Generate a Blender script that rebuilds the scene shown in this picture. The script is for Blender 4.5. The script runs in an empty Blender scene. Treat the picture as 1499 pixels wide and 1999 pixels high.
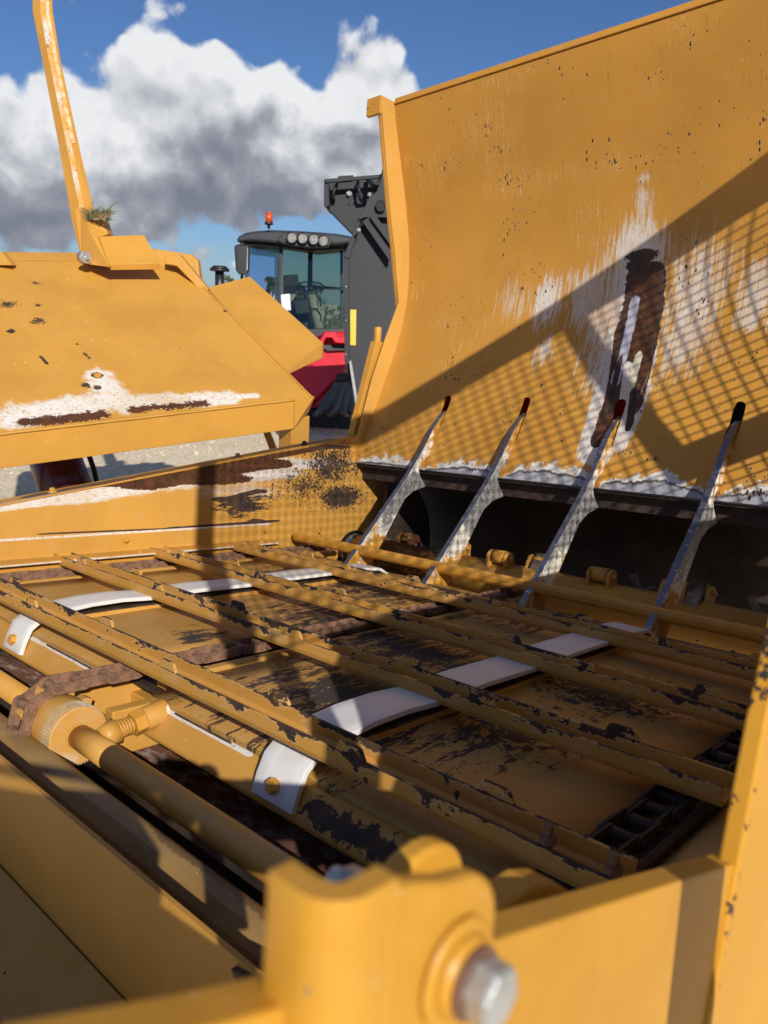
import bpy, bmesh, math, random
from mathutils import Vector, Matrix, noise as mnoise
random.seed(7)
D = bpy.data; SC = bpy.context.scene; COL = SC.collection
R_ = math.radians

# ------------------------------------------------------------------ frames
S = 0.5                                    # metres per machine unit
CAM = Vector((0, 0, 1.62))
FPX = 1500.0
down = Vector((-.055, 1, .268)).normalized()          # gravity in camera axes (x right, y down, z forward)
up_c = -down
fw_c = (Vector((0, 0, 1)) - up_c * up_c.z).normalized()
rt_c = fw_c.cross(up_c).normalized()
if rt_c.x < 0: rt_c = -rt_c
def c2w(v): return Vector((v.dot(rt_c), v.dot(fw_c), v.dot(up_c)))
# machine axes (a: to the right tub wall, b: to the rotor, n: off the bed) in camera axes
Ac = Vector((0.73175101, 0.11770674, -0.6713312)).normalized()
Bc = Vector((0.67877217, -0.0366653, 0.73343302)).normalized()
Nc = Vector((0.06171545, -0.99237129, -0.10672593)).normalized()
Aw, Bw, Nw = c2w(Ac), c2w(Bc), c2w(Nc)
def M2W(a, b, n): return CAM + (Aw * a + Bw * b + Nw * n) * S
MW = Matrix(((Aw.x, Bw.x, Nw.x, CAM.x), (Aw.y, Bw.y, Nw.y, CAM.y), (Aw.z, Bw.z, Nw.z, CAM.z), (0, 0, 0, 1)))
sunM = Vector((2.05, -1.2, 1.0))
sunW = (Aw * sunM.x + Bw * sunM.y + Nw * sunM.z).normalized()
def dirw(px, py): return c2w(Vector(((px - 750) / FPX, (py - 1000) / FPX, 1.0)))
def at(px, py, depth): return CAM + dirw(px, py) * depth      # pixel + real distance -> place

# ------------------------------------------------------------------ camera, sun, exposure
cam = D.objects.new('camera', D.cameras.new('camera')); COL.objects.link(cam); SC.camera = cam
xw, yw, zw = c2w(Vector((1, 0, 0))), c2w(Vector((0, -1, 0))), c2w(Vector((0, 0, -1)))
cam.matrix_world = Matrix(((xw.x, yw.x, zw.x, CAM.x), (xw.y, yw.y, zw.y, CAM.y), (xw.z, yw.z, zw.z, CAM.z), (0, 0, 0, 1)))
cam.data.sensor_fit = 'VERTICAL'; cam.data.sensor_height = 32; cam.data.lens = 32 * FPX / 1999
cam.data.clip_start = 0.02; cam.data.clip_end = 3000
cam.data.dof.use_dof = True; cam.data.dof.focus_distance = 1.75; cam.data.dof.aperture_fstop = 8.0
sun = D.objects.new('sun', D.lights.new('sun', 'SUN')); COL.objects.link(sun)
sun.data.energy = 5.0; sun.data.angle = R_(0.55); sun.data.color = (1, .94, .84)
sun.rotation_euler = sunW.to_track_quat('Z', 'Y').to_euler()
SC.view_settings.view_transform = 'Standard'; SC.view_settings.look = 'None'
SC.view_settings.exposure = 0.0; SC.view_settings.gamma = 1; SC.view_settings.use_curve_mapping = False
SC.cycles.max_bounces = 6; SC.cycles.diffuse_bounces = 3; SC.cycles.glossy_bounces = 3; SC.cycles.transparent_max_bounces = 12

# ------------------------------------------------------------------ node helper
class NB:
    def __init__(s, tree): s.t = tree; s.n = tree.nodes; s.l = tree.links
    def new(s, typ, **k):
        nd = s.n.new(typ)
        for a, v in k.items(): setattr(nd, a, v)
        return nd
    def put(s, sock, v):
        if isinstance(v, bpy.types.NodeSocket): s.l.new(v, sock)
        elif v is not None:
            if sock.type == 'RGBA' and len(v) == 3: v = (*v, 1)
            sock.default_value = v
    def m(s, op, a, b=None, c=None, clamp=False):
        nd = s.new('ShaderNodeMath', operation=op, use_clamp=clamp)
        s.put(nd.inputs[0], a); s.put(nd.inputs[1], b); s.put(nd.inputs[2], c); return nd.outputs[0]
    def vm(s, op, a, b=None, sc=None, out=0):
        nd = s.new('ShaderNodeVectorMath', operation=op)
        s.put(nd.inputs[0], a); s.put(nd.inputs[1], b)
        if sc is not None: s.put(nd.inputs['Scale'], sc)
        return nd.outputs[out]
    def mix(s, f, a, b, bt='MIX'):
        nd = s.new('ShaderNodeMix', data_type='RGBA', blend_type=bt)
        s.put(nd.inputs['Factor'], f); s.put(nd.inputs[6], a); s.put(nd.inputs[7], b); return nd.outputs[2]
    def sm(s, v, lo, hi, a=0.0, b=1.0):
        nd = s.new('ShaderNodeMapRange', interpolation_type='SMOOTHSTEP')
        s.put(nd.inputs[0], v); s.put(nd.inputs[1], lo); s.put(nd.inputs[2], hi); s.put(nd.inputs[3], a); s.put(nd.inputs[4], b)
        return nd.outputs[0]
    def mp(s, v, loc=(0, 0, 0), sc=(1, 1, 1), rot=(0, 0, 0)):
        nd = s.new('ShaderNodeMapping'); s.put(nd.inputs[0], v)
        nd.inputs[1].default_value = loc; nd.inputs[2].default_value = rot; nd.inputs[3].default_value = sc; return nd.outputs[0]
    def noise(s, v, scale=5, det=4, rough=.5, dist=0, col=False):
        nd = s.new('ShaderNodeTexNoise'); s.put(nd.inputs['Vector'], v)
        nd.inputs['Scale'].default_value = scale; nd.inputs['Detail'].default_value = det
        nd.inputs['Roughness'].default_value = rough; nd.inputs['Distortion'].default_value = dist
        return nd.outputs[1 if col else 0]
    def vor(s, v, scale=5, feat='F1', out=0, rnd=1):
        nd = s.new('ShaderNodeTexVoronoi', feature=feat); s.put(nd.inputs['Vector'], v)
        nd.inputs['Scale'].default_value = scale; nd.inputs['Randomness'].default_value = rnd; return nd.outputs[out]
    def xyz(s, v):
        nd = s.new('ShaderNodeSeparateXYZ'); s.put(nd.inputs[0], v); return nd.outputs
    def comb(s, x=0., y=0., z=0.):
        nd = s.new('ShaderNodeCombineXYZ')
        s.put(nd.inputs[0], x); s.put(nd.inputs[1], y); s.put(nd.inputs[2], z); return nd.outputs[0]
def mx(nb, *v):
    r = v[0]
    for q in v[1:]: r = nb.m('MAXIMUM', r, q)
    return r

def new_mat(name):
    m = D.materials.new(name); m.use_nodes = True; nb = NB(m.node_tree)
    bs = m.node_tree.nodes['Principled BSDF']; return m, nb, bs
def bump(nb, bs, h, strength=.3, dist=.002):
    b = nb.new('ShaderNodeBump'); b.inputs['Strength'].default_value = strength; b.inputs['Distance'].default_value = dist
    nb.put(b.inputs['Height'], h); nb.l.new(b.outputs[0], bs.inputs['Normal'])

# ------------------------------------------------------------------ world: Nishita sky + cumulus
world = D.worlds.new('World'); SC.world = world; world.use_nodes = True
wt = world.node_tree; wb = NB(wt)
bg = wt.nodes['Background']
sky = wb.new('ShaderNodeTexSky', sky_type='NISHITA'); sky.sun_disc = False
sky.sun_elevation = math.asin(sunW.z); sky.sun_rotation = math.atan2(sunW.x, sunW.y)
sky.altitude = 300; sky.air_density = 1.0; sky.dust_density = 0.35; sky.ozone_density = 2.2
tc = wb.new('ShaderNodeTexCoord')
dirn = wb.vm('NORMALIZE', tc.outputs['Generated'])
def azel(px, py):
    d = dirw(px, py).normalized(); return math.atan2(d.x, d.y), math.asin(d.z)
sx_, sy_, sz_ = wb.xyz(dirn)[:3]
AZ = wb.m('ARCTAN2', sx_, sy_); EL = wb.m('ARCSINE', sz_)
AE = wb.comb(AZ, EL, 0.)
def lobe_field(lobes, k=.12):
    base = None
    for px, py, rx, ry in lobes:
        a0, e0 = azel(px, py); kx = rx / FPX; ky = ry / FPX
        v = wb.vm('LENGTH', wb.vm('MULTIPLY', wb.vm('SUBTRACT', AE, (a0, e0, 0)), (1 / kx, 1 / ky, 1)), out=1)
        v = wb.m('MULTIPLY', wb.m('MAXIMUM', wb.m('SUBTRACT', 1.0, v), -1.2), min(kx, ky) / .1)
        base = v if base is None else wb.m('SMOOTH_MAX', base, v, k)
    return base
# (px, py, rx, ry) soft lobes of the clouds in view
base = lobe_field([(10, 335, 145, 140), (150, 260, 125, 115), (310, 290, 190, 160), (250, 215, 100, 75), (430, 150, 60, 66), (430, 230, 160, 110),
    (560, 290, 200, 150), (680, 165, 108, 82), (745, 240, 120, 105), (620, 220, 120, 80), (150, 395, 230, 52),
    (420, 400, 250, 50), (640, 350, 170, 66), (60, 507, 75, 22), (400, 503, 70, 32), (-120, 340, 140, 110)])
belly = lobe_field([(60, 420, 230, 90), (330, 410, 260, 100), (560, 375, 210, 78), (660, 310, 150, 55), (450, 300, 120, 52), (-120, 400, 200, 110)], .2)
far = wb.m('MULTIPLY', wb.m('SUBTRACT', wb.noise(wb.mp(dirn, (3.1, 1.7, .4), (1, 1, 2.0)), 2.4, 2, .5), .56), 5.0)
out = wb.m('MAXIMUM', wb.sm(wb.m('ABSOLUTE', wb.m('SUBTRACT', AZ, azel(430, 300)[0])), .50, .75), wb.sm(EL, .52, .75))
inn_ = wb.m('SUBTRACT', 1, out)
base = wb.m('ADD', wb.m('MULTIPLY', base, inn_), wb.m('MULTIPLY', far, out))
belly = wb.m('ADD', wb.m('MULTIPLY', belly, inn_), wb.m('MULTIPLY', wb.m('SUBTRACT', far, .25), out))
warp = wb.vm('SCALE', wb.vm('SUBTRACT', wb.noise(dirn, 9, 2, .5, 0, True), (.5, .5, .5)), sc=.045)
def relf(q, det):
    d = wb.m('MULTIPLY', wb.m('SUBTRACT', wb.noise(q, 8, det, .56), .5), 1.5)
    d = wb.m('ADD', d, wb.m('MULTIPLY', wb.m('SUBTRACT', .5, wb.vor(q, 15, 'SMOOTH_F1')), .85))
    return wb.m('ADD', d, wb.m('MULTIPLY', wb.m('SUBTRACT', .5, wb.vor(wb.vm('ADD', q, (3, 1, 2)), 38, 'SMOOTH_F1')), .42))
q0 = wb.vm('ADD', dirn, warp)
up_off = Vector((sunW.x * .35, 0, 1)).normalized()
r0 = relf(q0, 7); r1 = relf(wb.vm('ADD', q0, tuple(up_off * .022)), 4)
d0 = wb.m('ADD', wb.m('SUBTRACT', wb.m('MULTIPLY', base, 1.3), .25), r0)
cov = wb.sm(d0, -.02, .16)
shade = wb.sm(wb.m('ADD', belly, wb.m('MULTIPLY', wb.m('SUBTRACT', wb.noise(q0, 7, 5, .6), .5), 2.2)), -.40, .75)
relief = wb.m('MULTIPLY', wb.m('SUBTRACT', r0, r1), .85)
light = wb.m('ADD', wb.m('SUBTRACT', 1.0, wb.m('MULTIPLY', shade, .96)), relief, clamp=True)
fine = wb.noise(dirn, 26, 4, .6)
light = wb.m('ADD', light, wb.m('MULTIPLY', wb.m('SUBTRACT', fine, .5), .30), clamp=True)
ramp = wb.new('ShaderNodeValToRGB'); wb.put(ramp.inputs[0], light)
er = ramp.color_ramp.elements; er[0].position = 0; er[0].color = (.20, .22, .275, 1); er[1].position = 1; er[1].color = (.84, .85, .87, 1)
e = ramp.color_ramp.elements.new(.35); e.color = (.31, .33, .385, 1)
e = ramp.color_ramp.elements.new(.7); e.color = (.56, .58, .62, 1)
SKYK = 0.068
cl = wb.vm('SCALE', ramp.outputs[0], sc=1 / SKYK)
elv = wb.sm(wb.xyz(dirn)[2], 0.0, .42)
skyc = wb.mix(1.0, sky.outputs[0], wb.mix(elv, (.60, .78, 1.12), (.66, .88, 1.22)), 'MULTIPLY')
col = wb.mix(cov, skyc, cl)
world.cycles.sampling_method = 'MANUAL'; world.cycles.sample_map_resolution = 512
wb.put(bg.inputs[0], col); bg.inputs[1].default_value = SKYK

# ------------------------------------------------------------------ materials
YEL = (.525, .253, .038)
def paint(name, base=YEL, chips=.35, chip_scale=38, chip_st=(1, 1, 1), streak=(1, 1, 1), streak_amt=.25, spots=(), edges=(), rough=.36,
          dark=(.030, .024, .022), prim=(.66, .65, .62), extra=None, bumpy=.25, dust=.25, rnd=False, dirt=0.0):
    """yellow machine paint; spots: dict(k, c, c2, r, st, amp, soft) with places in machine units; edges: (axis, value, width, sign)"""
    m, nb, bs = new_mat(name)
    P = nb.new('ShaderNodeTexCoord').outputs['Object']
    P = nb.vm('SCALE', P, sc=1 / S)                      # machine units
    Q = P
    if rnd:
        oi = nb.new('ShaderNodeObjectInfo')
        Q = nb.vm('ADD', P, nb.vm('SCALE', nb.comb(oi.outputs['Random'], nb.m('MULTIPLY', oi.outputs['Random'], 3.1), 1.0), sc=13.0))
    px, py, pz = nb.xyz(P)[:3]
    big = nb.noise(Q, 1.6, 3, .55); med = nb.noise(Q, 9, 5, .65)
    c = nb.mix(nb.sm(big, .3, .7), tuple(v * .93 for v in base), tuple(min(1, v * 1.08) for v in base))
    c = nb.mix(nb.m('MULTIPLY', nb.sm(med, .45, .72), dust), c, (min(1, base[0] * 1.02), base[1] * 1.18, base[2] * 2.4))
    if dirt:
        dn = nb.noise(nb.mp(Q, (5, 2, 1), streak), 2.6, 7, .68)
        c = nb.mix(nb.m('MULTIPLY', nb.sm(dn, .42, .72), dirt), c, (.20, .105, .035))
    # fine light scuffs
    st = nb.noise(nb.mp(Q, (1, 2, 3), streak), 30, 5, .65)
    thin = nb.sm(st, .67, .74)
    c = nb.mix(nb.m('MULTIPLY', thin, streak_amt), c, (.78, .55, .26))
    white = rust = bare = None
    frn = nb.noise(nb.mp(Q, (7, 3, 5), streak), 8, 5, .7)
    frn2 = nb.noise(nb.mp(Q, (2, 9, 4), streak), 40, 4, .7)
    iso = nb.noise(Q, 16, 6, .74)
    fsp_ = nb.noise(Q, 52, 4, .7)
    acc = {}
    for sp in spots:
        cc = Vector(sp['c']); r = Vector(sp['r'])
        v = nb.vm('SUBTRACT', P, tuple(cc))
        if 'c2' in sp:
            L = Vector(sp['c2']) - cc; u = L.normalized()
            t = nb.m('DIVIDE', nb.vm('DOT_PRODUCT', v, tuple(u), out=1), L.length, clamp=True)
            v = nb.vm('SUBTRACT', v, nb.vm('SCALE', tuple(L), sc=t))
        v = nb.vm('MULTIPLY', v, tuple(1 / q for q in r))
        d = nb.vm('LENGTH', v, out=1)
        nz, nz2 = {'s': (frn, frn2), 'i': (iso, fsp_), 'f': (fsp_, iso)}[sp.get('n', 's')]
        amp = sp.get('amp', 1.2)
        val = nb.m('ADD', nb.m('SUBTRACT', 1 - sp.get('o', 0), d), nb.m('MULTIPLY', nb.m('SUBTRACT', nb.m('ADD', nb.m('MULTIPLY', nz, .62), nb.m('MULTIPLY', nz2, .38)), .5), amp * 3))
        soft = sp.get('soft', .12)
        msk = nb.m('MULTIPLY', nb.sm(val, 0, soft), sp.get('f', 1.0))
        acc.setdefault(sp['k'], []).append(msk)
    def get(k): return mx(nb, *acc[k]) if k in acc else None
    w = get('white')
    if w is not None:
        w = nb.m('MULTIPLY', w, nb.m('MULTIPLY', nb.sm(frn2, .62, .52, .25, 1.0), nb.m('MULTIPLY', nb.sm(fsp_, .64, .56, .6, 1.0), nb.sm(big, .30, .60, .55, 1.0)))); c = nb.mix(w, c, prim)
    g = get('grey')
    if g is not None: c = nb.mix(g, c, nb.mix(nb.sm(iso, .35, .6), (.20, .20, .22), (.34, .34, .37)))
    rr = get('rust')
    if rr is not None: c = nb.mix(rr, c, nb.mix(nb.sm(iso, .35, .65), (.045, .020, .012), (.115, .042, .016)))
    cr_ = get('cream')
    if cr_ is not None: c = nb.mix(cr_, c, (.62, .56, .42))
    bb = get('blue')
    if bb is not None: c = nb.mix(bb, c, (.42, .42, .50))
    # chips with a pale rim
    cq = nb.mp(nb.vm('ADD', Q, nb.vm('SCALE', nb.noise(Q, chip_scale * .8, 2, .6, 0, True), sc=.6 / chip_scale)), (0, 0, 0), chip_st)
    ch = nb.vor(cq, chip_scale, 'F1'); crn = nb.xyz(nb.vor(cq, chip_scale, 'F1', 1))[0]
    gate = nb.noise(Q, 2.3, 3, .6)
    wob = nb.noise(Q, chip_scale * 2.2, 3, .6)
    lim = nb.m('MULTIPLY', nb.m('ADD', nb.sm(gate, .62 - chips * .3, .95 - chips * .2), .25 * chips), nb.m('MULTIPLY', nb.m('POWER', crn, 3.0), .62))
    cv = nb.m('ADD', ch, nb.m('MULTIPLY', nb.m('SUBTRACT', wob, .5), .5))
    chipm = nb.sm(nb.m('SUBTRACT', lim, cv), 0, .03)
    rimm = nb.sm(nb.m('SUBTRACT', lim, cv), -.06, -.02)
    ed = get('dark')
    emask = None
    for (ax, val, wd, sg) in edges:
        co = (px, py, pz)[ax]
        dist = nb.m('MULTIPLY', nb.m('SUBTRACT', co, val), sg)        # >0 inside the worn strip
        v_ = nb.m('DIVIDE', dist, wd)
        v_ = nb.m('MINIMUM', v_, .40) if wd > .02 else nb.m('MINIMUM', nb.m('MINIMUM', v_, .8), nb.m('SUBTRACT', 2.0, v_))
        e_ = nb.m('ADD', v_, nb.m('MULTIPLY', nb.m('SUBTRACT', nb.noise(nb.mp(Q, (0, 0, 0), (.6, 1, 1)), 11, 5, .74), .5), 4.2))
        if wd > .02: e_ = nb.m('ADD', e_, nb.m('MULTIPLY', nb.m('SUBTRACT', nb.noise(Q, 1.7, 3, .6), .5), 2.4))
        mk_ = nb.sm(e_, .50, .60); emask = mk_ if emask is None else nb.m('MAXIMUM', emask, mk_)
        rk = nb.sm(e_, .35, .48); rimm = nb.m('MAXIMUM', rimm, nb.m('MULTIPLY', rk, .6))
    if emask is not None: chipm = nb.m('MAXIMUM', chipm, emask)
    if ed is not None: chipm = nb.m('MAXIMUM', chipm, ed)
    if extra: c, chipm = extra(nb, P, c, chipm, iso, frn)
    c = nb.mix(nb.m('MULTIPLY', rimm, .45), c, (.82, .62, .34))
    dk = nb.mix(nb.sm(med, .35, .65), dark, (.085, .045, .028))
    c = nb.mix(chipm, c, dk)
    nb.put(bs.inputs['Base Color'], c)
    rg = nb.m('ADD', rough, nb.m('MULTIPLY', med, .18))
    rg = nb.m('ADD', rg, nb.m('MULTIPLY', chipm, .25))
    if w is not None: rg = nb.m('ADD', rg, nb.m('MULTIPLY', w, .1))
    nb.put(bs.inputs['Roughness'], rg)
    bs.inputs['Specular IOR Level'].default_value = .34
    h = nb.m('SUBTRACT', nb.m('MULTIPLY', nb.noise(Q, 60, 3, .5), .10), nb.m('MULTIPLY', chipm, .35))
    bump(nb, bs, h, bumpy, .003)
    return m

def simple(name, col, rough=.5, metal=0., var=.25, scale=12, spec=.5, bumpy=.15, col2=None, st=(1, 1, 1)):
    m, nb, bs = new_mat(name)
    P = nb.new('ShaderNodeTexCoord').outputs['Object']; P = nb.mp(P, (0, 0, 0), st)
    n = nb.noise(P, scale, 6, .62)
    c2 = col2 or tuple(v * (1 - var) for v in col)
    c = nb.mix(nb.sm(n, .35, .65), c2, col)
    nb.put(bs.inputs['Base Color'], c); bs.inputs['Metallic'].default_value = metal
    nb.put(bs.inputs['Roughness'], nb.m('ADD', rough, nb.m('MULTIPLY', nb.m('SUBTRACT', n, .5), .25)))
    bs.inputs['Specular IOR Level'].default_value = spec
    bump(nb, bs, nb.noise(P, scale * 6, 4, .6), bumpy, .002)
    return m
def rusty(name, a=(.055, .030, .020), b=(.17, .085, .052), c=(.30, .19, .12), scale=14):
    m, nb, bs = new_mat(name)
    P = nb.new('ShaderNodeTexCoord').outputs['Object']
    n = nb.noise(P, scale, 8, .68); n2 = nb.noise(P, scale * 5, 6, .7)
    col = nb.mix(nb.sm(n, .35, .6), a, b); col = nb.mix(nb.m('MULTIPLY', nb.sm(n2, .55, .72), .6), col, c)
    nb.put(bs.inputs['Base Color'], col); bs.inputs['Roughness'].default_value = .78
    bump(nb, bs, nb.m('ADD', n, n2), .5, .002); return m

M = {}
M['yellow'] = paint('yellow_paint', chips=.30, streak_amt=.12)
M['bolt'] = paint('yellow_bolt_paint', chips=.5, chip_scale=60, dark=(.16, .15, .15))
M['zinc'] = simple('zinc_steel', (.50, .52, .52), .34, .45, .3, 60)
M['steel'] = simple('worn_steel', (.40, .41, .45), .30, .85, .5, 25, st=(1, 1, .2))
M['chain'] = rusty('chain_rust', (.11, .058, .038), (.25, .128, .072), (.38, .235, .14), 30)
M['chain_dark'] = rusty('chain_dark', (.022, .016, .014), (.05, .032, .025), (.10, .055, .035), 30)
M['rust'] = rusty('rust_plate')
M['black'] = simple('black_rubber', (.018, .018, .02), .6, 0, .3)
M['cavity'] = simple('dark_steel', (.060, .042, .030), .55, .2, .5, 5, col2=(.024, .018, .015))  # dark brown for the housing, bearing recess, chain trough and pan rib
M['lipdark'] = rusty('lip_dark', (.020, .014, .012), (.055, .030, .022), (.12, .06, .035), 12)  # near-black brown for the ledges under the panel lip

def plastic():
    m, nb, bs = new_mat('white_plastic')
    P = nb.new('ShaderNodeTexCoord').outputs['Object']
    n = nb.noise(nb.mp(P, (0, 0, 0), (14, 1.2, 3)), 9, 6, .6); g = nb.noise(P, 9, 5, .6)
    c = nb.mix(nb.sm(n, .4, .85), (.70, .70, .69), (.60, .60, .60))
    c = nb.mix(nb.m('MULTIPLY', nb.sm(g, .55, .75), .35), c, (.50, .47, .42))
    nb.put(bs.inputs['Base Color'], c); bs.inputs['Roughness'].default_value = .34
    bs.inputs['Subsurface Weight'].default_value = .15; bs.inputs['Subsurface Radius'].default_value = (.004, .004, .004)
    bump(nb, bs, n, .12, .001); return m
M['plastic'] = plastic()

# ------------------------------------------------------------------ mesh helpers
def empty(name, mat4=None, loc=None):
    o = D.objects.new(name, None); COL.objects.link(o); o.empty_display_size = .2
    if mat4 is not None: o.matrix_world = mat4
    if loc is not None: o.location = loc
    return o
def tag(o, label=None, cat=None, group=None, kind=None):
    if label: o['label'] = label
    if cat: o['category'] = cat
    if group: o['group'] = group
    if kind: o['kind'] = kind
    return o
class G:
    """collects geometry of ONE mesh object; sc scales coordinates to metres"""
    def __init__(s, sc=1.0): s.bm = bmesh.new(); s.sc = sc
    def face(s, pts):
        vs = [s.bm.verts.new(Vector(p) * s.sc) for p in pts]
        try: return s.bm.faces.new(vs)
        except ValueError: return None
    def extr(s, pts, vec):
        """closed prism: polygon pts swept by vec"""
        vec = Vector(vec); A = [Vector(p) for p in pts]
        va = [s.bm.verts.new(p * s.sc) for p in A]; vb = [s.bm.verts.new((p + vec) * s.sc) for p in A]
        n = len(A); fs = [s.bm.faces.new(va), s.bm.faces.new(vb[::-1])]
        for i in range(n): fs.append(s.bm.faces.new((va[i], va[(i + 1) % n], vb[(i + 1) % n], vb[i])))
        return s
    def box(s, x0, x1, y0, y1, z0, z1):
        return s.extr([(x0, y0, z0), (x1, y0, z0), (x1, y1, z0), (x0, y1, z0)], (0, 0, z1 - z0))
    def pa(s, a0, a1, prof): return s.extr([(a0, b, n) for b, n in prof], (a1 - a0, 0, 0))   # profile (b, n) swept along a
    def pb(s, b0, b1, prof): return s.extr([(a, b0, n) for a, n in prof], (0, b1 - b0, 0))   # profile (a, n) swept along b
    def cyl(s, p0, p1, r0, r1=None, seg=20, cap=True):
        r1 = r0 if r1 is None else r1; p0 = Vector(p0); p1 = Vector(p1); ax = (p1 - p0).normalized()
        u = ax.orthogonal().normalized(); w = ax.cross(u)
        ra = []; rb = []
        for i in range(seg):
            t = 2 * math.pi * i / seg; d = u * math.cos(t) + w * math.sin(t)
            ra.append(s.bm.verts.new((p0 + d * r0) * s.sc)); rb.append(s.bm.verts.new((p1 + d * r1) * s.sc))
        for i in range(seg):
            f = s.bm.faces.new((ra[i], ra[(i + 1) % seg], rb[(i + 1) % seg], rb[i])); f.smooth = seg > 8
        if cap: s.bm.faces.new(ra[::-1]); s.bm.faces.new(rb)
        return s
    def path(s, pts, r, seg=10):
        pts = [Vector(p) for p in pts]; rings = []; u = None
        for i, p in enumerate(pts):
            t = (pts[min(i + 1, len(pts) - 1)] - pts[max(i - 1, 0)]).normalized()
            u = t.orthogonal().normalized() if u is None else (u - t * u.dot(t)).normalized()
            w = t.cross(u); rr = r[i] if isinstance(r, (list, tuple)) else r
            rings.append([s.bm.verts.new((p + (u * math.cos(2 * math.pi * k / seg) + w * math.sin(2 * math.pi * k / seg)) * rr) * s.sc) for k in range(seg)])
        for a, b in zip(rings, rings[1:]):
            for k in range(seg):
                f = s.bm.faces.new((a[k], a[(k + 1) % seg], b[(k + 1) % seg], b[k])); f.smooth = True
        s.bm.faces.new(rings[0][::-1]); s.bm.faces.new(rings[-1]); return s
    def hexbolt(s, p, d, r, h):
        """hex head with washer, p on the surface, d outward"""
        p = Vector(p); d = Vector(d).normalized()
        s.cyl(p - d * .003, p + d * h * .22, r * 1.65, seg=24)
        s.cyl(p + d * h * .22, p + d * h * .9, r, seg=6); s.cyl(p + d * h * .9, p + d * h, r, r * .82, seg=6)
        return s
    def sheet(s, rows, thick):
        """grid of points thickened along its normals into a closed shell"""
        R = len(rows); Cc = len(rows[0]); P = [[Vector(p) for p in r] for r in rows]
        def nrm(i, j):
            du = P[min(i + 1, R - 1)][j] - P[max(i - 1, 0)][j]; dv = P[i][min(j + 1, Cc - 1)] - P[i][max(j - 1, 0)]
            return du.cross(dv).normalized()
        A = [[s.bm.verts.new(P[i][j] * s.sc) for j in range(Cc)] for i in range(R)]
        B = [[s.bm.verts.new((P[i][j] + nrm(i, j) * thick) * s.sc) for j in range(Cc)] for i in range(R)]
        for i in range(R - 1):
            for j in range(Cc - 1):
                f = s.bm.faces.new((A[i][j], A[i + 1][j], A[i + 1][j + 1], A[i][j + 1])); f.smooth = True
                f = s.bm.faces.new((B[i][j], B[i][j + 1], B[i + 1][j + 1], B[i + 1][j])); f.smooth = True
        for i in range(R - 1):
            s.bm.faces.new((A[i][0], B[i][0], B[i + 1][0], A[i + 1][0])); s.bm.faces.new((A[i][-1], A[i + 1][-1], B[i + 1][-1], B[i][-1]))
        for j in range(Cc - 1):
            s.bm.faces.new((A[0][j], A[0][j + 1], B[0][j + 1], B[0][j])); s.bm.faces.new((A[-1][j], B[-1][j], B[-1][j + 1], A[-1][j + 1]))
        return s
    def done(s, name, mat, parent=None, bevel=0, smooth=False, label=None, bseg=2):
        bmesh.ops.recalc_face_normals(s.bm, faces=s.bm.faces)
        me = D.meshes.new(name); s.bm.to_mesh(me); s.bm.free()
        if smooth:
            for p in me.polygons: p.use_smooth = True
        me.materials.append(mat)
        o = D.objects.new(name, me); COL.objects.link(o)
        if parent is not None: o.parent = parent
        if bevel:
            md = o.modifiers.new('bevel', 'BEVEL'); md.width = bevel; md.segments = bseg; md.limit_method = 'ANGLE'; md.angle_limit = R_(35)
        if label: o['label'] = label
        return o
def dup(o, parent, loc=None, rot=None):
    c = o.copy(); c.parent = parent; COL.objects.link(c)
    if loc is not None: c.location = loc
    if rot is not None: c.rotation_euler = rot
    return c

# ================================================================== SETTING: ground
def ground_mat():
    m, nb, bs = new_mat('gravel')
    P = nb.new('ShaderNodeTexCoord').outputs['Object']
    st = nb.vor(P, 26, 'F1', 1); ds = nb.vor(P, 26, 'F1', 0)
    big = nb.noise(P, .45, 5, .6); fn = nb.noise(P, 60, 5, .7)
    sx = nb.xyz(st)[0]
    c = nb.mix(sx, (.66, .53, .36), (.88, .75, .55))
    c = nb.mix(nb.sm(fn, .35, .7), nb.mix(.5, c, (.55, .45, .32)), c)
    c = nb.mix(nb.m('MULTIPLY', nb.sm(big, .5, .72), .5), c, (.40, .36, .22))
    c = nb.mix(nb.m('MULTIPLY', nb.sm(ds, .6, .9), .3), c, (.24, .19, .13))
    nb.put(bs.inputs['Base Color'], c); bs.inputs['Roughness'].default_value = .95
    bump(nb, bs, nb.m('ADD', nb.m('SUBTRACT', 1, ds), fn), .35, .012); return m
g = G(); N = 40
g.face([(-900, -900, 0), (900, -900, 0), (900, 900, 0), (-900, 900, 0)])
tag(g.done('ground', ground_mat()), kind='structure')
peb = bmesh.new()
for i in range(5200):
    y = random.uniform(2.5, 16); x = random.uniform(-7.5, 1.5) * (.5 + y / 16); r = random.uniform(.005, .019) * (1.4 if random.random() < .08 else 1)
    mt = Matrix.Translation((x, y, r * .3)) @ Matrix.Rotation(random.random() * 6, 4, 'Z') @ Matrix.Diagonal((r, r * random.uniform(.6, 1), r * random.uniform(.45, .8), 1))
    bmesh.ops.create_icosphere(peb, subdivisions=1, radius=1, matrix=mt) if i % 3 == 0 else bmesh.ops.create_cube(peb, size=1.5, matrix=mt @ Matrix.Rotation(.7, 4, 'X'))
me = D.meshes.new('gravel_stones'); peb.to_mesh(me); peb.free()
me.materials.append(simple('stone', (.80, .70, .55), .9, 0, .5, 3, col2=(.50, .40, .29)))
o = D.objects.new('gravel_stones', me); COL.objects.link(o); tag(o, kind='stuff', label='pale loose gravel stones scattered over the yard')

# ================================================================== BALE PROCESSOR
BP = empty('bale_processor', MW.copy())
base_pt = M2W(-2.6, 2.6, -2.9)
BP.matrix_world = MW
tag(BP, 'worn yellow bale processor tub with slatted chain bed, rotor and tall curved side panel', 'farm machine')
def m(): return G(S)

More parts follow.
